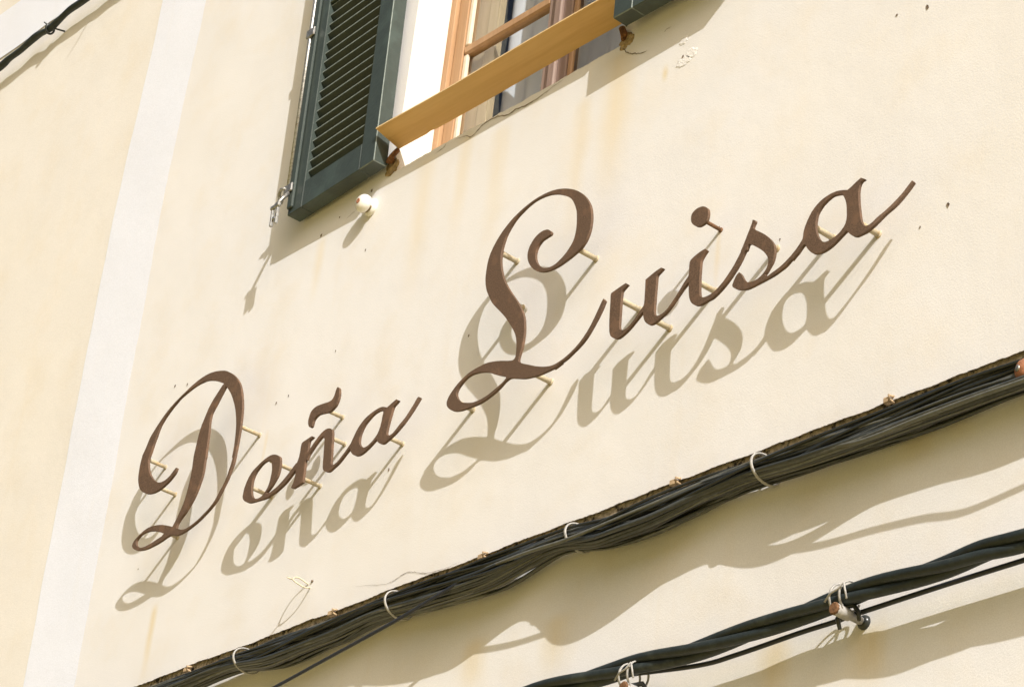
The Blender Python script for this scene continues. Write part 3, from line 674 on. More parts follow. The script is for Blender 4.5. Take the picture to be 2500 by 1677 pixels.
  'a': [[[(-0.3718, -0.0910), (-0.3863, -0.0848), (-0.3909, -0.0833), (-0.3945, -0.0825), (-0.4010, -0.0817), (-0.4115, -0.0819), (-0.4296, -0.0845), (-0.4476, -0.0892), (-0.4544, -0.0916), (-0.4628, -0.0953), (-0.4725, -0.1014), (-0.4829, -0.1105), (-0.4919, -0.1212), (-0.5027, -0.1390), (-0.5070, -0.1470), (-0.5091, -0.1527), (-0.5093, -0.1604), (-0.5067, -0.1690), (-0.5052, -0.1721), (-0.5013, -0.1778), (-0.4964, -0.1832), (-0.4935, -0.1857), (-0.4903, -0.1880), (-0.4832, -0.1919), (-0.4761, -0.1946), (-0.4727, -0.1954), (-0.4659, -0.1963), (-0.4621, -0.1964), (-0.4548, -0.1955), (-0.4442, -0.1928), (-0.4319, -0.1878), (-0.4183, -0.1813), (-0.4005, -0.1716), (-0.3952, -0.1699), (-0.3937, -0.1688), (-0.3911, -0.1647), (-0.3863, -0.1507), (-0.3888, -0.1406), (-0.3891, -0.1371), (-0.3890, -0.1341), (-0.3866, -0.1225), (-0.3868, -0.1130), (-0.3860, -0.1073), (-0.3845, -0.1049), (-0.3784, -0.0995)], [(-0.3887, -0.0943), (-0.3917, -0.0928), (-0.3959, -0.0915), (-0.4044, -0.0899), (-0.4078, -0.0897), (-0.4173, -0.0904), (-0.4245, -0.0919), (-0.4342, -0.0955), (-0.4479, -0.1032), (-0.4563, -0.1090), (-0.4629, -0.1157), (-0.4675, -0.1227), (-0.4727, -0.1342), (-0.4741, -0.1428), (-0.4739, -0.1520), (-0.4731, -0.1574), (-0.4721, -0.1601), (-0.4693, -0.1651), (-0.4649, -0.1700), (-0.4573, -0.1757), (-0.4529, -0.1783), (-0.4488, -0.1800), (-0.4454, -0.1808), (-0.4389, -0.1806), (-0.4321, -0.1794), (-0.4251, -0.1769), (-0.4159, -0.1724), (-0.4056, -0.1653), (-0.3993, -0.1595), (-0.3962, -0.1554), (-0.3926, -0.1485), (-0.3891, -0.1371), (-0.3874, -0.1284), (-0.3854, -0.1133), (-0.3848, -0.1036), (-0.3858, -0.0984), (-0.3873, -0.0955)]], [[(-0.3369, -0.0793), (-0.3520, -0.0841), (-0.3718, -0.0910), (-0.3828, -0.0910), (-0.3854, -0.0921), (-0.3863, -0.0943), (-0.3840, -0.1079), (-0.3876, -0.1381), (-0.3899, -0.1468), (-0.3930, -0.1549), (-0.3960, -0.1594), (-0.4000, -0.1632), (-0.4009, -0.1654), (-0.4006, -0.1674), (-0.3986, -0.1718), (-0.3934, -0.1794), (-0.3886, -0.1844), (-0.3862, -0.1863), (-0.3807, -0.1898), (-0.3756, -0.1921), (-0.3708, -0.1934), (-0.3649, -0.1936), (-0.3613, -0.1930), (-0.3482, -0.1889), (-0.3249, -0.1794), (-0.3144, -0.1739), (-0.2980, -0.1578), (-0.2849, -0.1372), (-0.2765, -0.1225), (-0.2593, -0.0931), (-0.2646, -0.0889), (-0.2683, -0.0916), (-0.2705, -0.0952), (-0.2751, -0.1054), (-0.2799, -0.1150), (-0.2909, -0.1357), (-0.2960, -0.1442), (-0.3074, -0.1572), (-0.3201, -0.1679), (-0.3307, -0.1747), (-0.3362, -0.1767), (-0.3414, -0.1778), (-0.3442, -0.1777), (-0.3493, -0.1768), (-0.3518, -0.1759), (-0.3539, -0.1747), (-0.3557, -0.1732), (-0.3572, -0.1714), (-0.3595, -0.1673), (-0.3601, -0.1644), (-0.3600, -0.1614), (-0.3588, -0.1497), (-0.3573, -0.1413), (-0.3494, -0.1075), (-0.3465, -0.0979), (-0.3451, -0.0959), (-0.3428, -0.0943), (-0.3343, -0.0904), (-0.3271, -0.0850)]]],
  'tilde': [[[(-0.6084, 0.0446), (-0.6070, 0.0438), (-0.6039, 0.0410), (-0.6014, 0.0376), (-0.6005, 0.0356), (-0.5980, 0.0257), (-0.5972, 0.0170), (-0.5979, 0.0090), (-0.5997, 0.0020), (-0.6038, -0.0068), (-0.6073, -0.0105), (-0.6193, -0.0173), (-0.6245, -0.0191), (-0.6301, -0.0199), (-0.6364, -0.0199), (-0.6400, -0.0194), (-0.6688, -0.0140), (-0.6794, -0.0136), (-0.6850, -0.0144), (-0.6893, -0.0160), (-0.6932, -0.0184), (-0.6980, -0.0234), (-0.6993, -0.0275), (-0.7012, -0.0388), (-0.7022, -0.0404), (-0.7059, -0.0420), (-0.7088, -0.0414), (-0.7120, -0.0398), (-0.7154, -0.0368), (-0.7198, -0.0294), (-0.7216, -0.0240), (-0.7223, -0.0185), (-0.7221, -0.0127), (-0.7193, -0.0008), (-0.7168, 0.0046), (-0.7133, 0.0084), (-0.7087, 0.0113), (-0.7022, 0.0137), (-0.6946, 0.0151), (-0.6904, 0.0154), (-0.6717, 0.0146), (-0.6410, 0.0114), (-0.6333, 0.0117), (-0.6276, 0.0130), (-0.6231, 0.0157), (-0.6201, 0.0199), (-0.6179, 0.0246), (-0.6141, 0.0396), (-0.6111, 0.0438), (-0.6098, 0.0446)]]],
  'L': [[[(0.2077, 0.1991), (0.2034, 0.2044), (0.1995, 0.2080), (0.1947, 0.2114), (0.1920, 0.2127), (0.1886, 0.2139), (0.1809, 0.2154), (0.1732, 0.2159), (0.1669, 0.2154), (0.1609, 0.2140), (0.1526, 0.2109), (0.1475, 0.2080), (0.1428, 0.2046), (0.1368, 0.1989), (0.1317, 0.1923), (0.1290, 0.1876), (0.1260, 0.1790), (0.1249, 0.1729), (0.1249, 0.1667), (0.1258, 0.1604), (0.1276, 0.1539), (0.1304, 0.1472), (0.1342, 0.1403), (0.1387, 0.1335), (0.1443, 0.1264), (0.1477, 0.1226), (0.1550, 0.1154), (0.1588, 0.1122), (0.1626, 0.1095), (0.1706, 0.1046), (0.1789, 0.1005), (0.1874, 0.0969), (0.2004, 0.0929), (0.2120, 0.0909), (0.2270, 0.0900), (0.2376, 0.0901), (0.2511, 0.0912), (0.2662, 0.0938), (0.2900, 0.0991), (0.3069, 0.1041), (0.3197, 0.1090), (0.3270, 0.1127), (0.3311, 0.1158), (0.3382, 0.1229), (0.3427, 0.1291), (0.3463, 0.1359), (0.3491, 0.1433), (0.3511, 0.1513), (0.3525, 0.1599), (0.3532, 0.1748), (0.3524, 0.1869), (0.3502, 0.1994), (0.3466, 0.2123), (0.3425, 0.2224), (0.3367, 0.2331), (0.3297, 0.2438), (0.3214, 0.2545), (0.3119, 0.2648), (0.3047, 0.2716), (0.2922, 0.2818), (0.2792, 0.2907), (0.2657, 0.2982), (0.2484, 0.3065), (0.2360, 0.3115), (0.2195, 0.3169), (0.2073, 0.3200), (0.1915, 0.3229), (0.1763, 0.3244), (0.1586, 0.3251), (0.1419, 0.3245), (0.1286, 0.3231), (0.1122, 0.3204), (0.0967, 0.3168), (0.0819, 0.3123), (0.0655, 0.3064), (0.0526, 0.3007), (0.0404, 0.2940), (0.0268, 0.2850), (0.0143, 0.2753), (0.0048, 0.2664), (-0.0055, 0.2551), (-0.0160, 0.2407), (-0.0239, 0.2261), (-0.0282, 0.2131), (-0.0307, 0.1994), (-0.0319, 0.1813), (-0.0317, 0.1607), (-0.0310, 0.1545), (-0.0292, 0.1455), (-0.0276, 0.1393), (-0.0238, 0.1283), (-0.0205, 0.1200), (-0.0163, 0.1118), (0.0015, 0.0835), (0.0070, 0.0757), (0.0158, 0.0658), (0.0287, 0.0527), (0.0461, 0.0357), (0.0569, 0.0245), (0.0671, 0.0134), (0.0736, 0.0057), (0.0931, -0.0193), (0.1036, -0.0337), (0.1086, -0.0413), (0.1127, -0.0485), (0.1159, -0.0553), (0.1184, -0.0622), (0.1210, -0.0721), (0.1232, -0.0851), (0.1242, -0.0946), (0.1246, -0.1068), (0.1243, -0.1125), (0.1235, -0.1147), (0.1207, -0.1180), (0.1188, -0.1190), (0.1164, -0.1196), (0.1131, -0.1195), (0.1091, -0.1187), (0.0965, -0.1152), (0.0716, -0.1067), (0.0504, -0.1007), (0.0292, -0.0961), (0.0208, -0.0947), (0.0125, -0.0939), (-0.0021, -0.0937), (-0.0229, -0.0949), (-0.0440, -0.0976), (-0.0545, -0.1000), (-0.0640, -0.1033), (-0.0762, -0.1083), (-0.0895, -0.1154), (-0.1002, -0.1230), (-0.1092, -0.1304), (-0.1152, -0.1363), (-0.1206, -0.1429), (-0.1233, -0.1479), (-0.1251, -0.1535), (-0.1253, -0.1565), (-0.1240, -0.1625), (-0.1227, -0.1656), (-0.1209, -0.1686), (-0.1186, -0.1715), (-0.1126, -0.1773), (-0.1054, -0.1826), (-0.0969, -0.1874), (-0.0888, -0.1909), (-0.0770, -0.1940), (-0.0652, -0.1961), (-0.0488, -0.1979), (-0.0138, -0.1994), (-0.0030, -0.1993), (0.0076, -0.1987), (0.0180, -0.1975), (0.0273, -0.1959), (0.0450, -0.1916), (0.0562, -0.1884), (0.0645, -0.1854), (0.0756, -0.1803), (0.0834, -0.1762), (0.0931, -0.1701), (0.1016, -0.1672), (0.1079, -0.1663), (0.1116, -0.1665), (0.1189, -0.1682), (0.1525, -0.1806), (0.1651, -0.1848), (0.1765, -0.1873), (0.2082, -0.1925), (0.2157, -0.1931), (0.2260, -0.1934), (0.2497, -0.1933), (0.2706, -0.1927), (0.2811, -0.1920), (0.3002, -0.1888), (0.2864, -0.1925), (0.2731, -0.1956), (0.2722, -0.1957), (0.2727, -0.1953), (0.2769, -0.1934), (0.2898, -0.1887), (0.3116, -0.1835), (0.3196, -0.1807), (0.3532, -0.1653), (0.3643, -0.1588), (0.3743, -0.1515), (0.3816, -0.1451), (0.3897, -0.1360), (0.4098, -0.1106), (0.4182, -0.0982), (0.4245, -0.0873), (0.4322, -0.0708), (0.4267, -0.0636), (0.4240, -0.0656), (0.4219, -0.0683), (0.4047, -0.0981), (0.3901, -0.1209), (0.3804, -0.1328), (0.3692, -0.1439), (0.3612, -0.1509), (0.3547, -0.1557), (0.3405, -0.1642), (0.3284, -0.1702), (0.3186, -0.1743), (0.3082, -0.1778), (0.2999, -0.1800), (0.2820, -0.1832), (0.2757, -0.1838), (0.2691, -0.1840), (0.2621, -0.1835), (0.2547, -0.1823), (0.2470, -0.1806), (0.2350, -0.1773), (0.2223, -0.1728), (0.2050, -0.1659), (0.1575, -0.1433), (0.1498, -0.1392), (0.1436, -0.1354), (0.1410, -0.1336), (0.1389, -0.1316), (0.1377, -0.1299), (0.1362, -0.1263), (0.1358, -0.1220), (0.1368, -0.1170), (0.1432, -0.0955), (0.1443, -0.0899), (0.1457, -0.0784), (0.1465, -0.0632), (0.1463, -0.0536), (0.1450, -0.0407), (0.1418, -0.0239), (0.1391, -0.0135), (0.1366, -0.0064), (0.1315, 0.0042), (0.1252, 0.0150), (0.1186, 0.0253), (0.1040, 0.0457), (0.0798, 0.0755), (0.0607, 0.1005), (0.0481, 0.1191), (0.0438, 0.1263), (0.0383, 0.1367), (0.0335, 0.1471), (0.0280, 0.1609), (0.0235, 0.1751), (0.0209, 0.1859), (0.0194, 0.1957), (0.0187, 0.2078), (0.0192, 0.2196), (0.0204, 0.2281), (0.0232, 0.2391), (0.0273, 0.2525), (0.0295, 0.2577), (0.0337, 0.2650), (0.0402, 0.2738), (0.0489, 0.2834), (0.0587, 0.2925), (0.0676, 0.2988), (0.0774, 0.3036), (0.0988, 0.3126), (0.1073, 0.3155), (0.1199, 0.3186), (0.1300, 0.3201), (0.1443, 0.3207), (0.1592, 0.3199), (0.1740, 0.3180), (0.1859, 0.3155), (0.1947, 0.3130), (0.2080, 0.3083), (0.2163, 0.3046), (0.2286, 0.2983), (0.2408, 0.2913), (0.2487, 0.2861), (0.2601, 0.2777), (0.2672, 0.2715), (0.2704, 0.2682), (0.2732, 0.2651), (0.2781, 0.2582), (0.2845, 0.2476), (0.2883, 0.2405), (0.2929, 0.2298), (0.2952, 0.2230), (0.2973, 0.2132), (0.2993, 0.2002), (0.3004, 0.1874), (0.3007, 0.1782), (0.3004, 0.1691), (0.2995, 0.1606), (0.2972, 0.1502), (0.2946, 0.1431), (0.2922, 0.1384), (0.2870, 0.1317), (0.2795, 0.1239), (0.2714, 0.1170), (0.2647, 0.1125), (0.2576, 0.1085), (0.2474, 0.1038), (0.2392, 0.1007), (0.2334, 0.0994), (0.2269, 0.0986), (0.2166, 0.0986), (0.2089, 0.1000), (0.2046, 0.1011), (0.1959, 0.1042), (0.1917, 0.1062), (0.1876, 0.1085), (0.1796, 0.1141), (0.1725, 0.1203), (0.1690, 0.1240), (0.1633, 0.1319), (0.1610, 0.1359), (0.1576, 0.1436), (0.1563, 0.1476), (0.1547, 0.1550), (0.1547, 0.1621), (0.1561, 0.1685), (0.1579, 0.1732), (0.1603, 0.1777), (0.1634, 0.1816), (0.1703, 0.1870), (0.1760, 0.1896), (0.1829, 0.1910), (0.2062, 0.1935)], [(0.0963, -0.1573), (0.0670, -0.1438), (0.0445, -0.1322), (0.0307, -0.1246), (0.0263, -0.1224), (0.0175, -0.1186), (0.0042, -0.1141), (-0.0091, -0.1106), (-0.0223, -0.1081), (-0.0350, -0.1067), (-0.0430, -0.1067), (-0.0504, -0.1075), (-0.0598, -0.1099), (-0.0677, -0.1136), (-0.0730, -0.1166), (-0.0842, -0.1254), (-0.0891, -0.1312), (-0.0914, -0.1366), (-0.0920, -0.1395), (-0.0918, -0.1427), (-0.0908, -0.1461), (-0.0870, -0.1536), (-0.0818, -0.1606), (-0.0752, -0.1670), (-0.0686, -0.1720), (-0.0653, -0.1740), (-0.0587, -0.1775), (-0.0554, -0.1788), (-0.0353, -0.1855), (-0.0252, -0.1885), (-0.0166, -0.1897), (-0.0013, -0.1904), (0.0126, -0.1900), (0.0296, -0.1878), (0.0415, -0.1850), (0.0668, -0.1769), (0.0828, -0.1710), (0.0904, -0.1671), (0.0976, -0.1618)]]],
  'u': [[[(0.5016, -0.0499), (0.4818, -0.0535), (0.4539, -0.0594), (0.4529, -0.0631), (0.4527, -0.0671), (0.4540, -0.0826), (0.4553, -0.1128), (0.4566, -0.1322), (0.4579, -0.1461), (0.4602, -0.1615), (0.4630, -0.1701), (0.4658, -0.1753), (0.4678, -0.1778), (0.4704, -0.1802), (0.4734, -0.1826), (0.4798, -0.1865), (0.4857, -0.1890), (0.4886, -0.1899), (0.4937, -0.1905), (0.4980, -0.1898), (0.5062, -0.1876), (0.5176, -0.1832), (0.5279, -0.1780), (0.5347, -0.1738), (0.5794, -0.1416), (0.5713, -0.1330), (0.5615, -0.1416), (0.5457, -0.1569), (0.5400, -0.1618), (0.5299, -0.1687), (0.5207, -0.1733), (0.5130, -0.1750), (0.5103, -0.1751), (0.5076, -0.1748), (0.5025, -0.1731), (0.5000, -0.1719), (0.4979, -0.1704), (0.4964, -0.1689), (0.4952, -0.1672), (0.4934, -0.1632), (0.4927, -0.1608), (0.4921, -0.1552), (0.4897, -0.0887), (0.4898, -0.0747), (0.4903, -0.0692), (0.4912, -0.0670), (0.4926, -0.0653), (0.5087, -0.0558)]], [[(0.6186, -0.0526), (0.6069, -0.0544), (0.5978, -0.0564), (0.5690, -0.0658), (0.5703, -0.0870), (0.5716, -0.1222), (0.5715, -0.1274), (0.5700, -0.1354), (0.5697, -0.1409), (0.5701, -0.1468), (0.5714, -0.1562), (0.5731, -0.1632), (0.5742, -0.1666), (0.5771, -0.1733), (0.5789, -0.1766), (0.5811, -0.1796), (0.5862, -0.1851), (0.5891, -0.1875), (0.5920, -0.1895), (0.5947, -0.1908), (0.5975, -0.1918), (0.6031, -0.1929), (0.6059, -0.1930), (0.6114, -0.1922), (0.6219, -0.1894), (0.6292, -0.1868), (0.6413, -0.1817), (0.6484, -0.1781), (0.6570, -0.1725), (0.6669, -0.1643), (0.6972, -0.1362), (0.7247, -0.1165), (0.7195, -0.0991), (0.7102, -0.1105), (0.6991, -0.1212), (0.6882, -0.1341), (0.6773, -0.1462), (0.6667, -0.1567), (0.6521, -0.1696), (0.6428, -0.1749), (0.6350, -0.1775), (0.6279, -0.1783), (0.6243, -0.1781), (0.6208, -0.1774), (0.6157, -0.1752), (0.6133, -0.1737), (0.6114, -0.1720), (0.6099, -0.1700), (0.6080, -0.1654), (0.6068, -0.1601), (0.6058, -0.1174), (0.6056, -0.0731), (0.6059, -0.0701), (0.6069, -0.0676), (0.6088, -0.0657), (0.6170, -0.0620), (0.6257, -0.0566)]]],
  'i': [[[(0.7592, -0.0559), (0.7448, -0.0577), (0.7336, -0.0606), (0.7248, -0.0636), (0.7196, -0.0658), (0.7155, -0.0683), (0.7129, -0.0715), (0.7123, -0.0735), (0.7118, -0.0808), (0.7126, -0.0966), (0.7120, -0.1043), (0.7121, -0.1096), (0.7149, -0.1300), (0.7168, -0.1486), (0.7193, -0.1631), (0.7212, -0.1691), (0.7237, -0.1753), (0.7272, -0.1810), (0.7298, -0.1841), (0.7328, -0.1871), (0.7361, -0.1899), (0.7394, -0.1922), (0.7427, -0.1940), (0.7462, -0.1954), (0.7531, -0.1974), (0.7598, -0.1980), (0.7696, -0.1972), (0.7792, -0.1952), (0.7890, -0.1949), (0.7922, -0.1946), (0.8001, -0.1922), (0.8101, -0.1877), (0.8184, -0.1832), (0.8284, -0.1768), (0.8395, -0.1684), (0.8502, -0.1590), (0.8622, -0.1468), (0.8714, -0.1361), (0.8782, -0.1262), (0.8918, -0.1023), (0.8946, -0.0955), (0.8957, -0.0899), (0.8965, -0.0792), (0.8917, -0.0797), (0.8889, -0.0815), (0.8866, -0.0849), (0.8802, -0.0991), (0.8778, -0.1032), (0.8702, -0.1145), (0.8569, -0.1330), (0.8490, -0.1421), (0.8369, -0.1541), (0.8282, -0.1620), (0.8204, -0.1678), (0.8121, -0.1732), (0.8053, -0.1768), (0.7981, -0.1800), (0.7932, -0.1816), (0.7873, -0.1828), (0.7812, -0.1832), (0.7716, -0.1831), (0.7653, -0.1822), (0.7625, -0.1812), (0.7602, -0.1798), (0.7581, -0.1780), (0.7548, -0.1740), (0.7535, -0.1715), (0.7526, -0.1688), (0.7507, -0.1577), (0.7481, -0.1241), (0.7477, -0.0882), (0.7485, -0.0827), (0.7504, -0.0784), (0.7532, -0.0746), (0.7580, -0.0691), (0.7657, -0.0620)]]],
  'dot': [[[(0.7424, 0.0608), (0.7456, 0.0591), (0.7490, 0.0569), (0.7520, 0.0544), (0.7545, 0.0518), (0.7562, 0.0490), (0.7575, 0.0460), (0.7590, 0.0399), (0.7594, 0.0342), (0.7585, 0.0260), (0.7569, 0.0204), (0.7555, 0.0182), (0.7534, 0.0165), (0.7507, 0.0152), (0.7447, 0.0136), (0.7383, 0.0126), (0.7349, 0.0126), (0.7313, 0.0132), (0.7278, 0.0144), (0.7241, 0.0161), (0.7204, 0.0182), (0.7171, 0.0206), (0.7141, 0.0232), (0.7113, 0.0262), (0.7089, 0.0293), (0.7069, 0.0325), (0.7053, 0.0360), (0.7043, 0.0398), (0.7036, 0.0467), (0.7044, 0.0522), (0.7053, 0.0546), (0.7067, 0.0567), (0.7103, 0.0597), (0.7150, 0.0619), (0.7200, 0.0634), (0.7256, 0.0640), (0.7319, 0.0636), (0.7389, 0.0622)]]],
  's': [[[(0.9054, -0.0380), (0.9036, -0.0453), (0.8986, -0.0572), (0.8808, -0.0949), (0.8746, -0.1065), (0.8849, -0.1100), (0.8882, -0.1107), (0.8909, -0.1106), (0.8926, -0.1094), (0.8937, -0.1071), (0.8959, -0.0992), (0.8969, -0.0977), (0.8986, -0.0968), (0.9008, -0.0970), (0.9032, -0.0981), (0.9061, -0.1002), (0.9251, -0.1152), (0.9375, -0.1259), (0.9464, -0.1346), (0.9521, -0.1415), (0.9568, -0.1483), (0.9598, -0.1540), (0.9608, -0.1567), (0.9616, -0.1594), (0.9621, -0.1647), (0.9610, -0.1725), (0.9578, -0.1801), (0.9545, -0.1842), (0.9486, -0.1894), (0.9418, -0.1936), (0.9347, -0.1964), (0.9296, -0.1975), (0.9266, -0.1978), (0.9203, -0.1978), (0.9106, -0.1966), (0.9074, -0.1959), (0.9043, -0.1948), (0.9018, -0.1935), (0.8995, -0.1919), (0.8951, -0.1882), (0.8913, -0.1838), (0.8880, -0.1791), (0.8815, -0.1675), (0.8744, -0.1590), (0.8687, -0.1620), (0.8653, -0.1652), (0.8598, -0.1740), (0.8556, -0.1842), (0.8571, -0.1887), (0.8581, -0.1903), (0.8604, -0.1926), (0.8634, -0.1949), (0.8700, -0.1992), (0.8764, -0.2024), (0.8895, -0.2073), (0.8993, -0.2098), (0.9056, -0.2104), (0.9181, -0.2102), (0.9580, -0.2073), (0.9753, -0.2055), (0.9869, -0.2036), (1.0095, -0.1975), (1.0144, -0.1956), (1.0187, -0.1935), (1.0328, -0.1843), (1.0549, -0.1663), (1.0681, -0.1595), (1.0668, -0.1409), (1.0520, -0.1576), (1.0432, -0.1657), (1.0295, -0.1758), (1.0147, -0.1843), (1.0038, -0.1894), (0.9938, -0.1930), (0.9863, -0.1950), (0.9761, -0.1972), (0.9656, -0.2004), (0.9631, -0.2007), (0.9609, -0.2004), (0.9589, -0.1994), (0.9569, -0.1980), (0.9552, -0.1964), (0.9543, -0.1949), (0.9545, -0.1932), (0.9599, -0.1880), (0.9722, -0.1729), (0.9747, -0.1689), (0.9766, -0.1642), (0.9784, -0.1566), (0.9792, -0.1484), (0.9789, -0.1425), (0.9768, -0.1328), (0.9745, -0.1265), (0.9732, -0.1237), (0.9701, -0.1184), (0.9635, -0.1095), (0.9551, -0.1002), (0.9491, -0.0941), (0.9427, -0.0881), (0.9326, -0.0801), (0.9144, -0.0668), (0.9116, -0.0643), (0.9092, -0.0615), (0.9080, -0.0589), (0.9078, -0.0571), (0.9083, -0.0552), (0.9097, -0.0516), (0.9127, -0.0471), (0.9132, -0.0447), (0.9124, -0.0420)]]],
  'a2': [[[(1.0320, -0.1789), (1.0396, -0.1734), (1.0473, -0.1669), (1.0526, -0.1615), (1.0573, -0.1556), (1.0599, -0.1512), (1.0621, -0.1465), (1.0633, -0.1413), (1.0636, -0.1328), (1.0645, -0.1276), (1.0676, -0.1183), (1.0727, -0.1073), (1.0788, -0.0969), (1.0842, -0.0894), (1.0913, -0.0824), (1.0992, -0.0765), (1.1080, -0.0716), (1.1170, -0.0683), (1.1296, -0.0656), (1.1378, -0.0646), (1.1433, -0.0645), (1.1543, -0.0650), (1.1630, -0.0666), (1.1751, -0.0703), (1.1870, -0.0748), (1.1851, -0.0979), (1.1881, -0.1364), (1.1875, -0.1537), (1.1882, -0.1595), (1.1910, -0.1740), (1.1801, -0.1795), (1.1579, -0.1920), (1.1518, -0.1949), (1.1451, -0.1973), (1.1382, -0.1992), (1.1300, -0.2008), (1.1242, -0.2014), (1.1147, -0.2010), (1.1081, -0.1997), (1.1012, -0.1976), (1.0978, -0.1961), (1.0945, -0.1942), (1.0912, -0.1916), (1.0880, -0.1885), (1.0821, -0.1819), (1.0776, -0.1754), (1.0704, -0.1635), (1.0692, -0.1625), (1.0674, -0.1624), (1.0632, -0.1650), (1.0596, -0.1678), (1.0518, -0.1757), (1.0422, -0.1820), (1.0343, -0.1882)], [(1.1710, -0.0795), (1.1680, -0.0777), (1.1646, -0.0762), (1.1540, -0.0733), (1.1469, -0.0722), (1.1435, -0.0721), (1.1381, -0.0729), (1.1261, -0.0773), (1.1178, -0.0819), (1.1137, -0.0850), (1.1101, -0.0885), (1.1053, -0.0937), (1.1026, -0.0975), (1.1007, -0.1017), (1.0995, -0.1063), (1.0978, -0.1187), (1.0979, -0.1292), (1.0986, -0.1346), (1.0998, -0.1402), (1.1016, -0.1459), (1.1040, -0.1521), (1.1085, -0.1612), (1.1120, -0.1665), (1.1139, -0.1689), (1.1188, -0.1735), (1.1218, -0.1758), (1.1249, -0.1777), (1.1280, -0.1792), (1.1313, -0.1802), (1.1379, -0.1808), (1.1461, -0.1802), (1.1584, -0.1771), (1.1660, -0.1742), (1.1703, -0.1718), (1.1741, -0.1691), (1.1807, -0.1629), (1.1835, -0.1594), (1.1858, -0.1555), (1.1866, -0.1534), (1.1877, -0.1488), (1.1882, -0.1358), (1.1876, -0.1243), (1.1858, -0.1121), (1.1837, -0.1030), (1.1812, -0.0960), (1.1797, -0.0926), (1.1749, -0.0841), (1.1731, -0.0816)]], [[(1.2234, -0.0594), (1.2107, -0.0642), (1.1981, -0.0705), (1.1870, -0.0748), (1.1809, -0.0782), (1.1793, -0.0798), (1.1784, -0.0818), (1.1784, -0.0842), (1.1790, -0.0870), (1.1826, -0.0968), (1.1841, -0.1029), (1.1861, -0.1143), (1.1884, -0.1319), (1.1890, -0.1378), (1.1889, -0.1431), (1.1885, -0.1456), (1.1862, -0.1520), (1.1859, -0.1545), (1.1862, -0.1632), (1.1875, -0.1694), (1.1885, -0.1723), (1.1904, -0.1759), (1.1928, -0.1793), (1.1981, -0.1858), (1.2031, -0.1911), (1.2057, -0.1935), (1.2083, -0.1955), (1.2132, -0.1982), (1.2181, -0.2000), (1.2209, -0.2004), (1.2409, -0.2001), (1.2436, -0.1998), (1.2492, -0.1984), (1.2627, -0.1913), (1.2679, -0.1870), (1.2850, -0.1700), (1.2898, -0.1656), (1.3011, -0.1560), (1.3060, -0.1511), (1.3122, -0.1443), (1.3193, -0.1358), (1.3288, -0.1238), (1.3369, -0.1134), (1.3440, -0.1042), (1.3400, -0.0987), (1.3225, -0.1209), (1.3172, -0.1277), (1.3074, -0.1389), (1.2968, -0.1503), (1.2846, -0.1619), (1.2702, -0.1729), (1.2608, -0.1814), (1.2572, -0.1836), (1.2532, -0.1851), (1.2482, -0.1852), (1.2427, -0.1845), (1.2404, -0.1836), (1.2387, -0.1823), (1.2372, -0.1806), (1.2344, -0.1768), (1.2315, -0.1716), (1.2291, -0.1657), (1.2274, -0.1599), (1.2237, -0.1413), (1.2202, -0.1203), (1.2185, -0.1054), (1.2178, -0.0939), (1.2181, -0.0854), (1.2195, -0.0777), (1.2212, -0.0731), (1.2224, -0.0711), (1.2239, -0.0696), (1.2261, -0.0684), (1.2342, -0.0666)]]],
}

def inside(loops, x, y):
    c = False
    for lp in loops:
        j = len(lp) - 1
        for i in range(len(lp)):
            xi, yi = lp[i]; xj, yj = lp[j]
            if (yi > y) != (yj > y) and x < (xj - xi) * (y - yi) / (yj - yi) + xi: c = not c
            j = i
    return c

# the free tails of the two final letters are bent back towards the wall: (start x, end x, amount)
BENT_TAIL = {'a2': (1.2541, 1.3435, 0.03), 'a': (-0.3111, -0.2605, 0.016)}
def tail(key, x):
    if key not in BENT_TAIL: return 0.0
    a, b, h = BENT_TAIL[key]
    t = min(1.0, max(0.0, (x - a) / (b - a)))
    return h * t * t * (3 - 2 * t) * .5 + h * t * .5

def letter(groups, dep, thick, name, mat, parent=None, dy=0.0, key=None):
    co = []; ed = []
    for g in groups:
        for lp in g:
            s = len(co)
            co += [Vector(p) for p in lp]
            ed += [(s + i, s + (i + 1) % len(lp)) for i in range(len(lp))]
    vs, es, fs, *_ = geometry.delaunay_2d_cdt(co, ed, [], 0, 1e-5)
    keep = []
    for f in fs:
        cx = sum(vs[i].x for i in f) / 3; cy = sum(vs[i].y for i in f) / 3
        if any(inside(g, cx, cy) for g in groups): keep.append(f)
    bm = bmesh.new()
    F = {}; B = {}
    yf = -dep + dy; yb = yf + thick
    def vert(d, i, y):
        if i not in d: d[i] = bm.verts.new((vs[i].x, y + tail(key, vs[i].x), vs[i].y))
        return d[i]
    cnt = {}
    for f in keep:
        a, b, c = f
        if (vs[b] - vs[a]).cross(vs[c] - vs[a]) < 0: a, b, c = a, c, b
        bm.faces.new((vert(F, a, yf), vert(F, b, yf), vert(F, c, yf)))
        bm.faces.new((vert(B, c, yb), vert(B, b, yb), vert(B, a, yb)))
        for e in ((a, b), (b, c), (c, a)): cnt[e] = cnt.get(e, 0) + 1
    for (a, b) in cnt:
        if (b, a) not in cnt:
            f = bm.faces.new((F[b], F[a], B[a], B[b]))
    bm.normal_update()
    return obj(name, bm, mat, parent)

def peg(p_wall, dep, parent, mat=M_peg, r=.0054):
    """standoff pin from the wall to the back of the letter, with a plug collar at the wall"""
    p = Vector(p_wall)
    bm = bmesh.new()
    tube(bm, [p + Vector((0, .004, 0)), p + Vector((0, -dep, 0))], r, 10)
    lathe(bm, [(r * 1.45, 0), (r * 1.35, .003), (r * 1.05, .005)], p + Vector((0, 0.001, 0)), (0, -1, 0), 10)
    return obj('standoff_pin', bm, mat, parent)

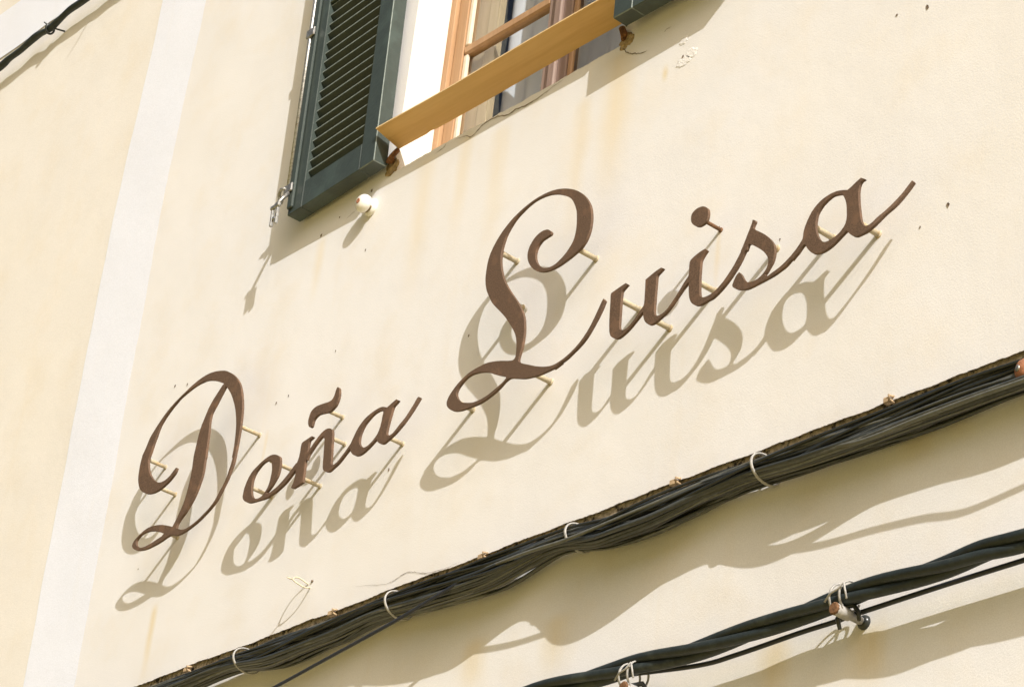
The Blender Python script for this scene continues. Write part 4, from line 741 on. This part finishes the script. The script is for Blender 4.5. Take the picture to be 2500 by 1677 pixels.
TH = .0075
def word(name, loc, label, letters, pegs, cat='letter', pmat=M_peg, group='iron sign letters'):
    root = empty(name, loc)
    tag(root, label, cat, group)
    dmax = 0
    for i, (key, nm) in enumerate(letters):
        dep = DEPTH[key]; dmax = max(dmax, dep)
        letter(LETTERS[key], dep, TH, nm, M_rustlet, root, .0004 * (i % 2), key)
    for p in pegs: peg(p, dmax - TH + .0005, root, pmat, .0045 if pmat is M_pegrust else (.0056 if root.location.x < -.2 else .0068))
    return root
DEPTH = {'D': 0.073, 'o': 0.082, 'n': 0.082, 'a': 0.082, 'tilde': 0.08, 'L': 0.0815, 'u': 0.083, 'i': 0.083, 's': 0.083, 'a2': 0.084, 'dot': 0.082}
word('iron_letter', (-1.3048, -0.0300, 0.1163), 'large brown iron capital D at the lower left of the sign', [('D', 'letter_shape')], [(-1.0724, 0.0000, 0.0795), (-1.5456, 0.0000, 0.1221), (-1.4639, 0.0000, 0.0118), (-1.4096, 0.0000, -0.1357)])
word('iron_lettering', (-0.6825, -0.0300, -0.1096), 'joined brown iron letters o, n and a following the capital D', [('o', 'letter_shape'), ('n', 'letter_shape'), ('a', 'letter_shape')], [(-0.8790, 0.0000, -0.0853), (-0.9622, 0.0000, -0.1382), (-0.7393, 0.0000, -0.1724), (-0.6548, 0.0000, -0.0754), (-0.3982, 0.0000, -0.1536)], 'lettering')
word('iron_tilde', (-0.6828, -0.0300, 0.0103), 'wavy brown iron tilde floating above the letter n', [('tilde', 'letter_shape')], [(-0.6827, 0.0000, 0.0115)], 'accent')
word('iron_letter', (0.1023, -0.0300, 0.0521), 'tallest brown iron capital L with a curled top and looped foot', [('L', 'letter_shape')], [(-0.0166, 0.0000, 0.2379), (0.2888, 0.0000, 0.1310), (0.1666, 0.0000, -0.1614), (-0.1231, 0.0000, -0.1435), (0.0260, 0.0000, 0.0902)])
word('iron_lettering', (0.8156, -0.0300, -0.1498), 'joined brown iron letters u, i, s and a after the capital L', [('u', 'letter_shape'), ('i', 'letter_shape'), ('s', 'letter_shape'), ('a2', 'letter_shape')], [(0.4637, 0.0000, -0.0708), (0.5732, 0.0000, -0.1574), (0.7142, 0.0000, -0.1121), (0.9020, 0.0000, -0.0723), (1.0701, -0.0000, -0.1087), (1.2017, 0.0000, -0.1505)], 'lettering')
word('iron_dot', (0.7203, -0.0300, 0.0501), 'round brown iron dot above the letter i on one rusty pin', [('dot', 'letter_shape')], [(0.7173, -0.0000, 0.0467)], 'dot', M_pegrust)

# ------------------------------------------------------------------ porcelain knob
kp = Vector((-0.6943, 0.0000, 0.6618))
root = empty('porcelain_insulator', kp); tag(root, 'white porcelain knob screwed to the wall under the left shutter', 'insulator')
bm = bmesh.new(); r0 = .027
lathe(bm, [(r0 * .98, -.002), (r0, .003), (r0 * .96, .009), (r0 * .70, .0120), (r0 * .62, .0155), (r0 * .80, .0190), (r0 * .98, .023), (r0, .031), (r0 * .93, .038), (r0 * .74, .044), (r0 * .45, .0475), (r0 * .30, .048)], kp, (0, -1, 0), 32)
obj('knob_body', bm, M_porc, root)
bm = bmesh.new(); lathe(bm, [(.0075, .044), (.0078, .0492), (.0055, .0500), (.0030, .0485)], kp, (0, -1, 0), 14)
obj('screw_head', bm, M_terra, root)
bm = bmesh.new()
tube(bm, [kp + Vector((r0 * .70 * math.sin(a), -.0152, -r0 * .70 * math.cos(a))) for a in [(-1.2 + 2.4 * i / 14) for i in range(15)]], .0022, 6)
obj('grime_ring', bm, M_porcdirt, root)

# ------------------------------------------------------------------ bundle of thin cables under the plaster edge
RTAB = [(-1.556, 0.032), (-1.16, 0.031), (-0.981, 0.0273), (-0.724, 0.0414), (-0.52, 0.0385), (-0.343, 0.031), (-0.136, 0.0376), (0.088, 0.0423), (0.304, 0.0273), (0.504, 0.0414), (0.634, 0.0423), (0.821, 0.0338), (0.896, 0.032), (1.116, 0.0357), (1.389, 0.0404), (1.594, 0.0376), (1.881, 0.0376)]
CTAB = [(-1.556, 0.038), (-0.981, 0.033), (-0.724, 0.044), (-0.343, 0.036), (0.088, 0.044), (0.304, 0.033), (0.569, 0.045), (0.896, 0.036), (1.116, 0.038), (1.389, 0.032), (1.594, 0.028)]
def bundle_center(x):
    Rr = lerp_table(RTAB, x); cy = lerp_table(CTAB, x)
    return Vector((x, -cy, -.571 - .65 * cy - math.hypot(Rr, .65 * (cy + .006)))), Rr
bun = empty('cable_bundle', (0, -.04, -.64))
tag(bun, 'thick bundle of black and grey cables clipped under the plaster edge', 'cables')
cr_ = random.Random(21)
NX = 170
SAG = [(-1.05, -.45, .008), (-.38, .15, .007), (.25, .80, .015), (.90, 1.38, .018), (1.40, 1.95, .015)]
for i in range(66):
    rho0 = math.sqrt(cr_.uniform(.05, 1.0)) * .95
    th0 = cr_.uniform(0, 6.283)
    wr_, wt_, wq = Wob(cr_, .8, 2.4, 3), Wob(cr_, .9, 2.8, 3), Wob(cr_, .3, .7, 2)
    rad = cr_.choice((.0028, .0034, .0038, .0044, .0050, .0056))
    low = i % 7 == 0
    if low: th0 = 4.1 + cr_.uniform(-.35, .35)
    path = []
    for k in range(NX + 1):
        x = -1.95 + 4.05 * k / NX
        c, Rr = bundle_center(x)
        rho = max(.04, min(1.0, rho0 + .30 * wr_(x))) * (Rr - rad)
        th = th0 + (.12 if low else 1.35) * wt_(x) + .06 * wq(x)
        if low: rho = (Rr - rad) * (.93 + .07 * wr_(x))
        cyl = lerp_table(CTAB, x)
        ysq = (cyl + .006) / Rr
        q = Vector((x, c.y + ysq * rho * math.cos(th), c.z + rho * math.sin(th)))
        if low:            # these strands sag away between the clips
            b = sum(h * max(0, math.sin(math.pi * (x - a0) / (a1 - a0))) ** 1.5 for a0, a1, h in SAG if a0 < x < a1)
            q += Vector((0, -.8 * b, -.8 * b))
        path.append(q)
    bm = bmesh.new(); tube(bm, path, rad, 6)
    obj('cable', bm, cr_.choice((M_cable[0], M_cable[0], M_cable[1], M_cable[2], M_cable[2], M_cable[3])), bun)
for pts, rad, mt in (([(0.9955, -0.0500, -0.6304), (0.8268, -0.0600, -0.6288), (0.6056, -0.0850, -0.6547), (0.4010, -0.0860, -0.6622), (0.2496, -0.0840, -0.6566), (0.0386, -0.0700, -0.6498), (-0.2066, -0.0550, -0.6474), (-0.3853, -0.0400, -0.6403)], .0042, 1), ([(0.8795, -0.0500, -0.6545), (1.1247, -0.0750, -0.6662), (1.2615, -0.0790, -0.6821), (1.4102, -0.0830, -0.6816), (1.5499, -0.0880, -0.6841), (1.6727, -0.0940, -0.6901), (1.8111, -0.0900, -0.6848)], .0044, 1)):
    bm = bmesh.new(); tube(bm, catmull(pts, 10), rad, 8); obj('cable', bm, M_cable[mt], bun)

bm = bmesh.new(); tube(bm, catmull([(0.2677, -0.0500, -0.6156), (0.1227, -0.0680, -0.6444), (0.0470, -0.0760, -0.6572), (-0.0643, -0.0900, -0.6883), (-0.1871, -0.1080, -0.7261), (-0.3899, -0.1380, -0.7797), (-0.5569, -0.1650, -0.8253), (-0.7334, -0.1900, -0.8669)], 10), .0042, 8)
tag(obj('loose_cable', bm, M_thin), 'single loose black cable leaving the bundle towards the lower left', 'cable')

def ring_tie(x, label, lean):
    c, Rr = bundle_center(x)
    cyl = lerp_table(CTAB, x); ysq = (cyl + .004) / Rr
    root = empty('cable_clip', (x, 0, c.z)); tag(root, label, 'cable clip', 'pale clips round the cable bundle')
    bm = bmesh.new(); n = 36
    pth = []
    for i in range(n):
        a = 2 * math.pi * i / n
        pth.append(Vector((x + lean * math.sin(a) * Rr, c.y + ysq * (Rr + .0025) * math.cos(a), c.z + (Rr + .0025) * math.sin(a))))
    tube(bm, pth, .0038, 8, closed=True, flat=.6)
    obj('clip_loop', bm, M_tie, root)
    bm = bmesh.new()
    tube(bm, [Vector((x + lean * Rr, -.010, c.z + Rr + .003)), Vector((x + lean * Rr + .012, -.006, c.z + Rr + .014)), Vector((x + lean * Rr + .03, .003, c.z + Rr + .018))], .004, 6)
    obj('clip_tail', bm, M_tie, root)
ring_tie(-0.900, 'pale clip round the bundle nearest the lower left edge', -.15)
ring_tie(-0.272, 'pale clip on the bundle where the loose cable leaves it', -.15)
ring_tie(0.368, 'pale clip on the bundle below the foot of the capital L', -.12)
ring_tie(0.947, 'pale clip on the bundle farthest to the right below the last letters', -.15)

def plug(p, label, s=1.0):
    p = Vector(p); root = empty('wall_plug', p); tag(root, label, 'wall plug', 'tan plugs along the plaster edge')
    bm = bmesh.new()
    box(bm, (p.x - .013 * s, -.012, p.z - .010), (p.x + .006 * s, .002, p.z + .004), bevel=.002)
    obj('plug_body', bm, M_tan, root)
    bm = bmesh.new()
    tube(bm, [p + Vector((.010 * s, .001, -.008)), p + Vector((.010 * s, -.012, -.006)), p + Vector((.010 * s, -.014, .003)), p + Vector((.010 * s, .001, .006))], .0032, 6)
    obj('plug_strap', bm, M_tan, root)
plug((-1.2297, 0.0000, -0.5716), 'tan plug at the plaster edge left of the leftmost cable clip', .9)
plug((-0.5917, 0.0000, -0.5658), 'tan plug at the plaster edge right of the little wire hook')
plug((-0.0094, 0.0000, -0.5660), 'tan plug at the plaster edge below the looped foot of the capital L')
plug((0.6382, 0.0000, -0.5619), 'tan plug at the plaster edge below the letter u')
plug((1.2537, 0.0000, -0.5586), 'tan plug at the plaster edge below the last letter a', .8)

# ------------------------------------------------------------------ twisted power cables on stand-off brackets
ctr = catmull([(0.0774, -0.0520, -0.9999), (0.3116, -0.0520, -0.9912), (0.5156, -0.0460, -0.9945), (0.6169, -0.0460, -0.9963), (0.7950, -0.0520, -1.0070), (0.9724, -0.0550, -1.0057), (1.0801, -0.0510, -0.9990), (1.1839, -0.0460, -0.9919), (1.2953, -0.0520, -0.9931), (1.4536, -0.0580, -0.9984), (1.5517, -0.0580, -0.9936), (1.6473, -0.0580, -0.9956), (1.8750, -0.0580, -0.9911)], 10)
pw = empty('power_cable', ctr[len(ctr) // 2]); tag(pw, 'three thick black power cables twisted together at the lower right', 'cables')
acc = [0.0]
for a, b in zip(ctr, ctr[1:]): acc.append(acc[-1] + (b - a).length)
for j in range(3):
    path = []
    for i, p in enumerate(ctr):
        ph = 2 * math.pi * j / 3 + acc[i] * 2 * math.pi / .95 + 0.6
        t = (ctr[min(i + 1, len(ctr) - 1)] - ctr[max(i - 1, 0)]).normalized()
        u = Vector((0, 1, 0)); v = t.cross(u).normalized()
        rr = .0122
        path.append(p + u * (rr * math.cos(ph)) + v * (rr * math.sin(ph)))
    bm = bmesh.new(); tube(bm, path, .0113, 12); obj('cable', bm, M_power, pw)
bm = bmesh.new(); tube(bm, catmull([(0.3515, -0.0160, -0.9901), (0.4867, -0.0200, -0.9886), (0.7640, -0.0200, -1.0236), (0.8822, -0.0200, -1.0263), (1.0521, -0.0200, -1.0207), (1.1507, -0.0200, -1.0198), (1.2042, -0.0200, -1.0174), (1.4212, -0.0200, -1.0135), (1.6164, -0.0200, -1.0123), (1.8010, -0.0200, -1.0111)], 10), .0052, 10)
tag(obj('thin_cable', bm, M_thin), 'thin straight blue black cable just below the twisted power cables', 'cable')

def bracket(base, tip, cabc, label):
    base = Vector(base); tip = Vector(tip); cabc = Vector(cabc)
    root = empty('cable_bracket', base); tag(root, label, 'bracket', 'stand-off brackets of the power cables')
    base = Vector((tip.x, 0.016, tip.z)); root.location = base
    d = (tip - base); L = d.length
    bm = bmesh.new(); lathe(bm, [(.013, -.004), (.016, .004), (.015, .012), (.010, .018)], base, d, 14)
    obj('wall_cup', bm, M_cable[0], root)
    bm = bmesh.new(); lathe(bm, [(.0085, .0), (.0085, L * .55), (.0125, L * .56), (.0125, L * .98), (.010, L)], base, d, 12)
    obj('stud', bm, M_tie, root)
    bm = bmesh.new(); lathe(bm, [(.0128, 0), (.0132, .003), (.0105, .006)], tip - d.normalized() * .003, d, 10)
    obj('stud_cap', bm, M_pegrust, root)
    bm = bmesh.new()
    mid = base + d * .62
    tube(bm, [mid + Vector((-.012, -.004, -.030)), mid + Vector((-.014, -.010, -.010)), mid + Vector((-.004, -.006, .014)), mid + Vector((.012, .006, .018)), mid + Vector((.020, .012, .004)), mid + Vector((.022, .012, -.014))], [.004, .005, .006, .006, .005, .004], 8)
    obj('cable_hook', bm, M_cable[0], root)
    for dx in (-.012, .014):
        bm = bmesh.new(); n = 22
        pth = []
        for i in range(n):
            a = 2 * math.pi * i / n
            pth.append(cabc + Vector((dx + .005 * math.sin(a), .0300 * math.cos(a), .0290 * math.sin(a) )))
        tube(bm, pth, .0034, 6, closed=True, flat=.6)
        obj('tie_band', bm, M_tie, root)
    bm = bmesh.new()
    q = cabc + Vector((0, -.032, .004))
    tube(bm, [q + Vector((-.026, .004, -.016)), q + Vector((-.008, .000, -.004)), q + Vector((.010, 0, .000)), q + Vector((.028, -.002, .010))], .0022, 6)
    tube(bm, [q + Vector((.028, -.002, .010)), q + Vector((.034, .002, -.024))], .0022, 6)
    obj('tie_wire', bm, M_tie, root)
bracket((1.1763, 0.0140, -1.0163), (1.2005, -0.0780, -1.0245), (1.1967, -0.0460, -0.9908), 'rusty capped bracket holding the power cables near the right edge')
bracket((0.5659, 0.0140, -1.0274), (0.6082, -0.0760, -1.0536), (0.6021, -0.0460, -1.0195), 'bracket with white tie wires cut off by the bottom edge')

# ------------------------------------------------------------------ cable on the neighbour's wall
bm = bmesh.new(); nc = catmull([(-3.4731, -0.0360, 2.2237), (-3.2130, -0.0360, 2.2461), (-3.1503, -0.0360, 2.2579), (-3.0525, -0.0360, 2.2588), (-2.9573, -0.0360, 2.2711), (-2.8694, -0.0360, 2.2609), (-2.8080, -0.0360, 2.2681), (-2.7377, -0.0360, 2.2797), (-2.6537, -0.0360, 2.2808), (-2.5546, -0.0360, 2.2811), (-2.3189, -0.0360, 2.2804)], 8)
w1 = Wob(random.Random(3), .2, .6, 3)
cb = empty('wall_cable', nc[len(nc) // 2]); tag(cb, 'thick dark cable along the white band in the upper left corner', 'cable')
tube(bm, [p + Vector((0, 0, .004 * w1(p.x))) for p in nc], [.0125 + .0022 * w1(p.x * 1.7) for p in nc], 10)
obj('cable', bm, M_power, cb)
bm = bmesh.new()
tp = Vector((-2.8679, -0.0360, 2.2566))
n = 16; pth = [tp + Vector((.004 * math.sin(2 * math.pi * i / n), .0165 * math.cos(2 * math.pi * i / n), .0175 * math.sin(2 * math.pi * i / n))) for i in range(n)]
tube(bm, pth, .0042, 6, closed=True)
tube(bm, [tp + Vector((-.004, -.010, .016)), tp + Vector((-.020, -.018, .030))], .0025, 6)
tube(bm, [tp + Vector((.03, 0.0, -.01)), tp + Vector((.05, .036, -.014))], .0035, 6)
obj('cable_tie', bm, M_cable[0], cb)
bm = bmesh.new()
tp = Vector((-2.5723, -0.0360, 2.2701))
tube(bm, [tp, tp + Vector((.006, -.030, -.022)), tp + Vector((.004, -.055, -.030))], [.003, .0025, .001], 6)
obj('tie_end', bm, M_cable[0], cb)

# ------------------------------------------------------------------ small wire hook on the wall
wp = Vector((-0.7209, 0.0000, -0.4593))
root = empty('wire_hook', wp); tag(root, 'little cream wire loop standing out of the wall below the joined letters', 'hook')
bm = bmesh.new()
hw = Vector((.011, 0, -.0125))
loop = [wp + Vector((0, .003, 0)) - hw * .3, wp + Vector((0, -.008, 0)) - hw * .9, wp + Vector((-.001, -.024, .001)) - hw * 1.35, wp + Vector((-.002, -.040, .001)) - hw * .9, wp + Vector((-.002, -.050, 0)),
        wp + Vector((-.001, -.040, 0)) + hw * .8, wp + Vector((0, -.024, 0)) + hw * 1.2, wp + Vector((0, -.008, 0)) + hw * .8, wp + Vector((0, .003, 0)) + hw * .3]
tube(bm, catmull(loop, 5), .0019, 6)
obj('loop', bm, M_wire, root)
bm = bmesh.new()
tube(bm, [wp + Vector((-.003, -.050, .001)), wp + Vector((-.004, -.060, .001)), wp + Vector((-.003, -.070, 0))], [.0016, .0026, .0010], 6)
obj('twisted_end', bm, M_wire, root)
bm = bmesh.new(); lathe(bm, [(.004, -.001), (.0035, .003), (.002, .004)], wp + Vector((.012, 0, .010)), (0, -1, 0), 8)
obj('nail', bm, M_hole, root)

# ------------------------------------------------------------------ terracotta knob at the right edge
tp = Vector((1.6452, -0.0350, -0.6404))
root = empty('terracotta_plug', tp); tag(root, 'terracotta coloured round plug on the bundle at the right edge', 'plug')
bm = bmesh.new(); lathe(bm, [(.010, -.052), (.010, -.004), (.020, 0), (.025, .010), (.024, .022), (.017, .030), (.007, .033)], tp, (-.35, -1, 0), 20)
obj('plug_body', bm, M_terra, root)
bm = bmesh.new(); lathe(bm, [(.007, .031), (.0065, .035), (.003, .036)], tp, (-.35, -1, 0), 12)
obj('plug_screw', bm, M_steel, root)
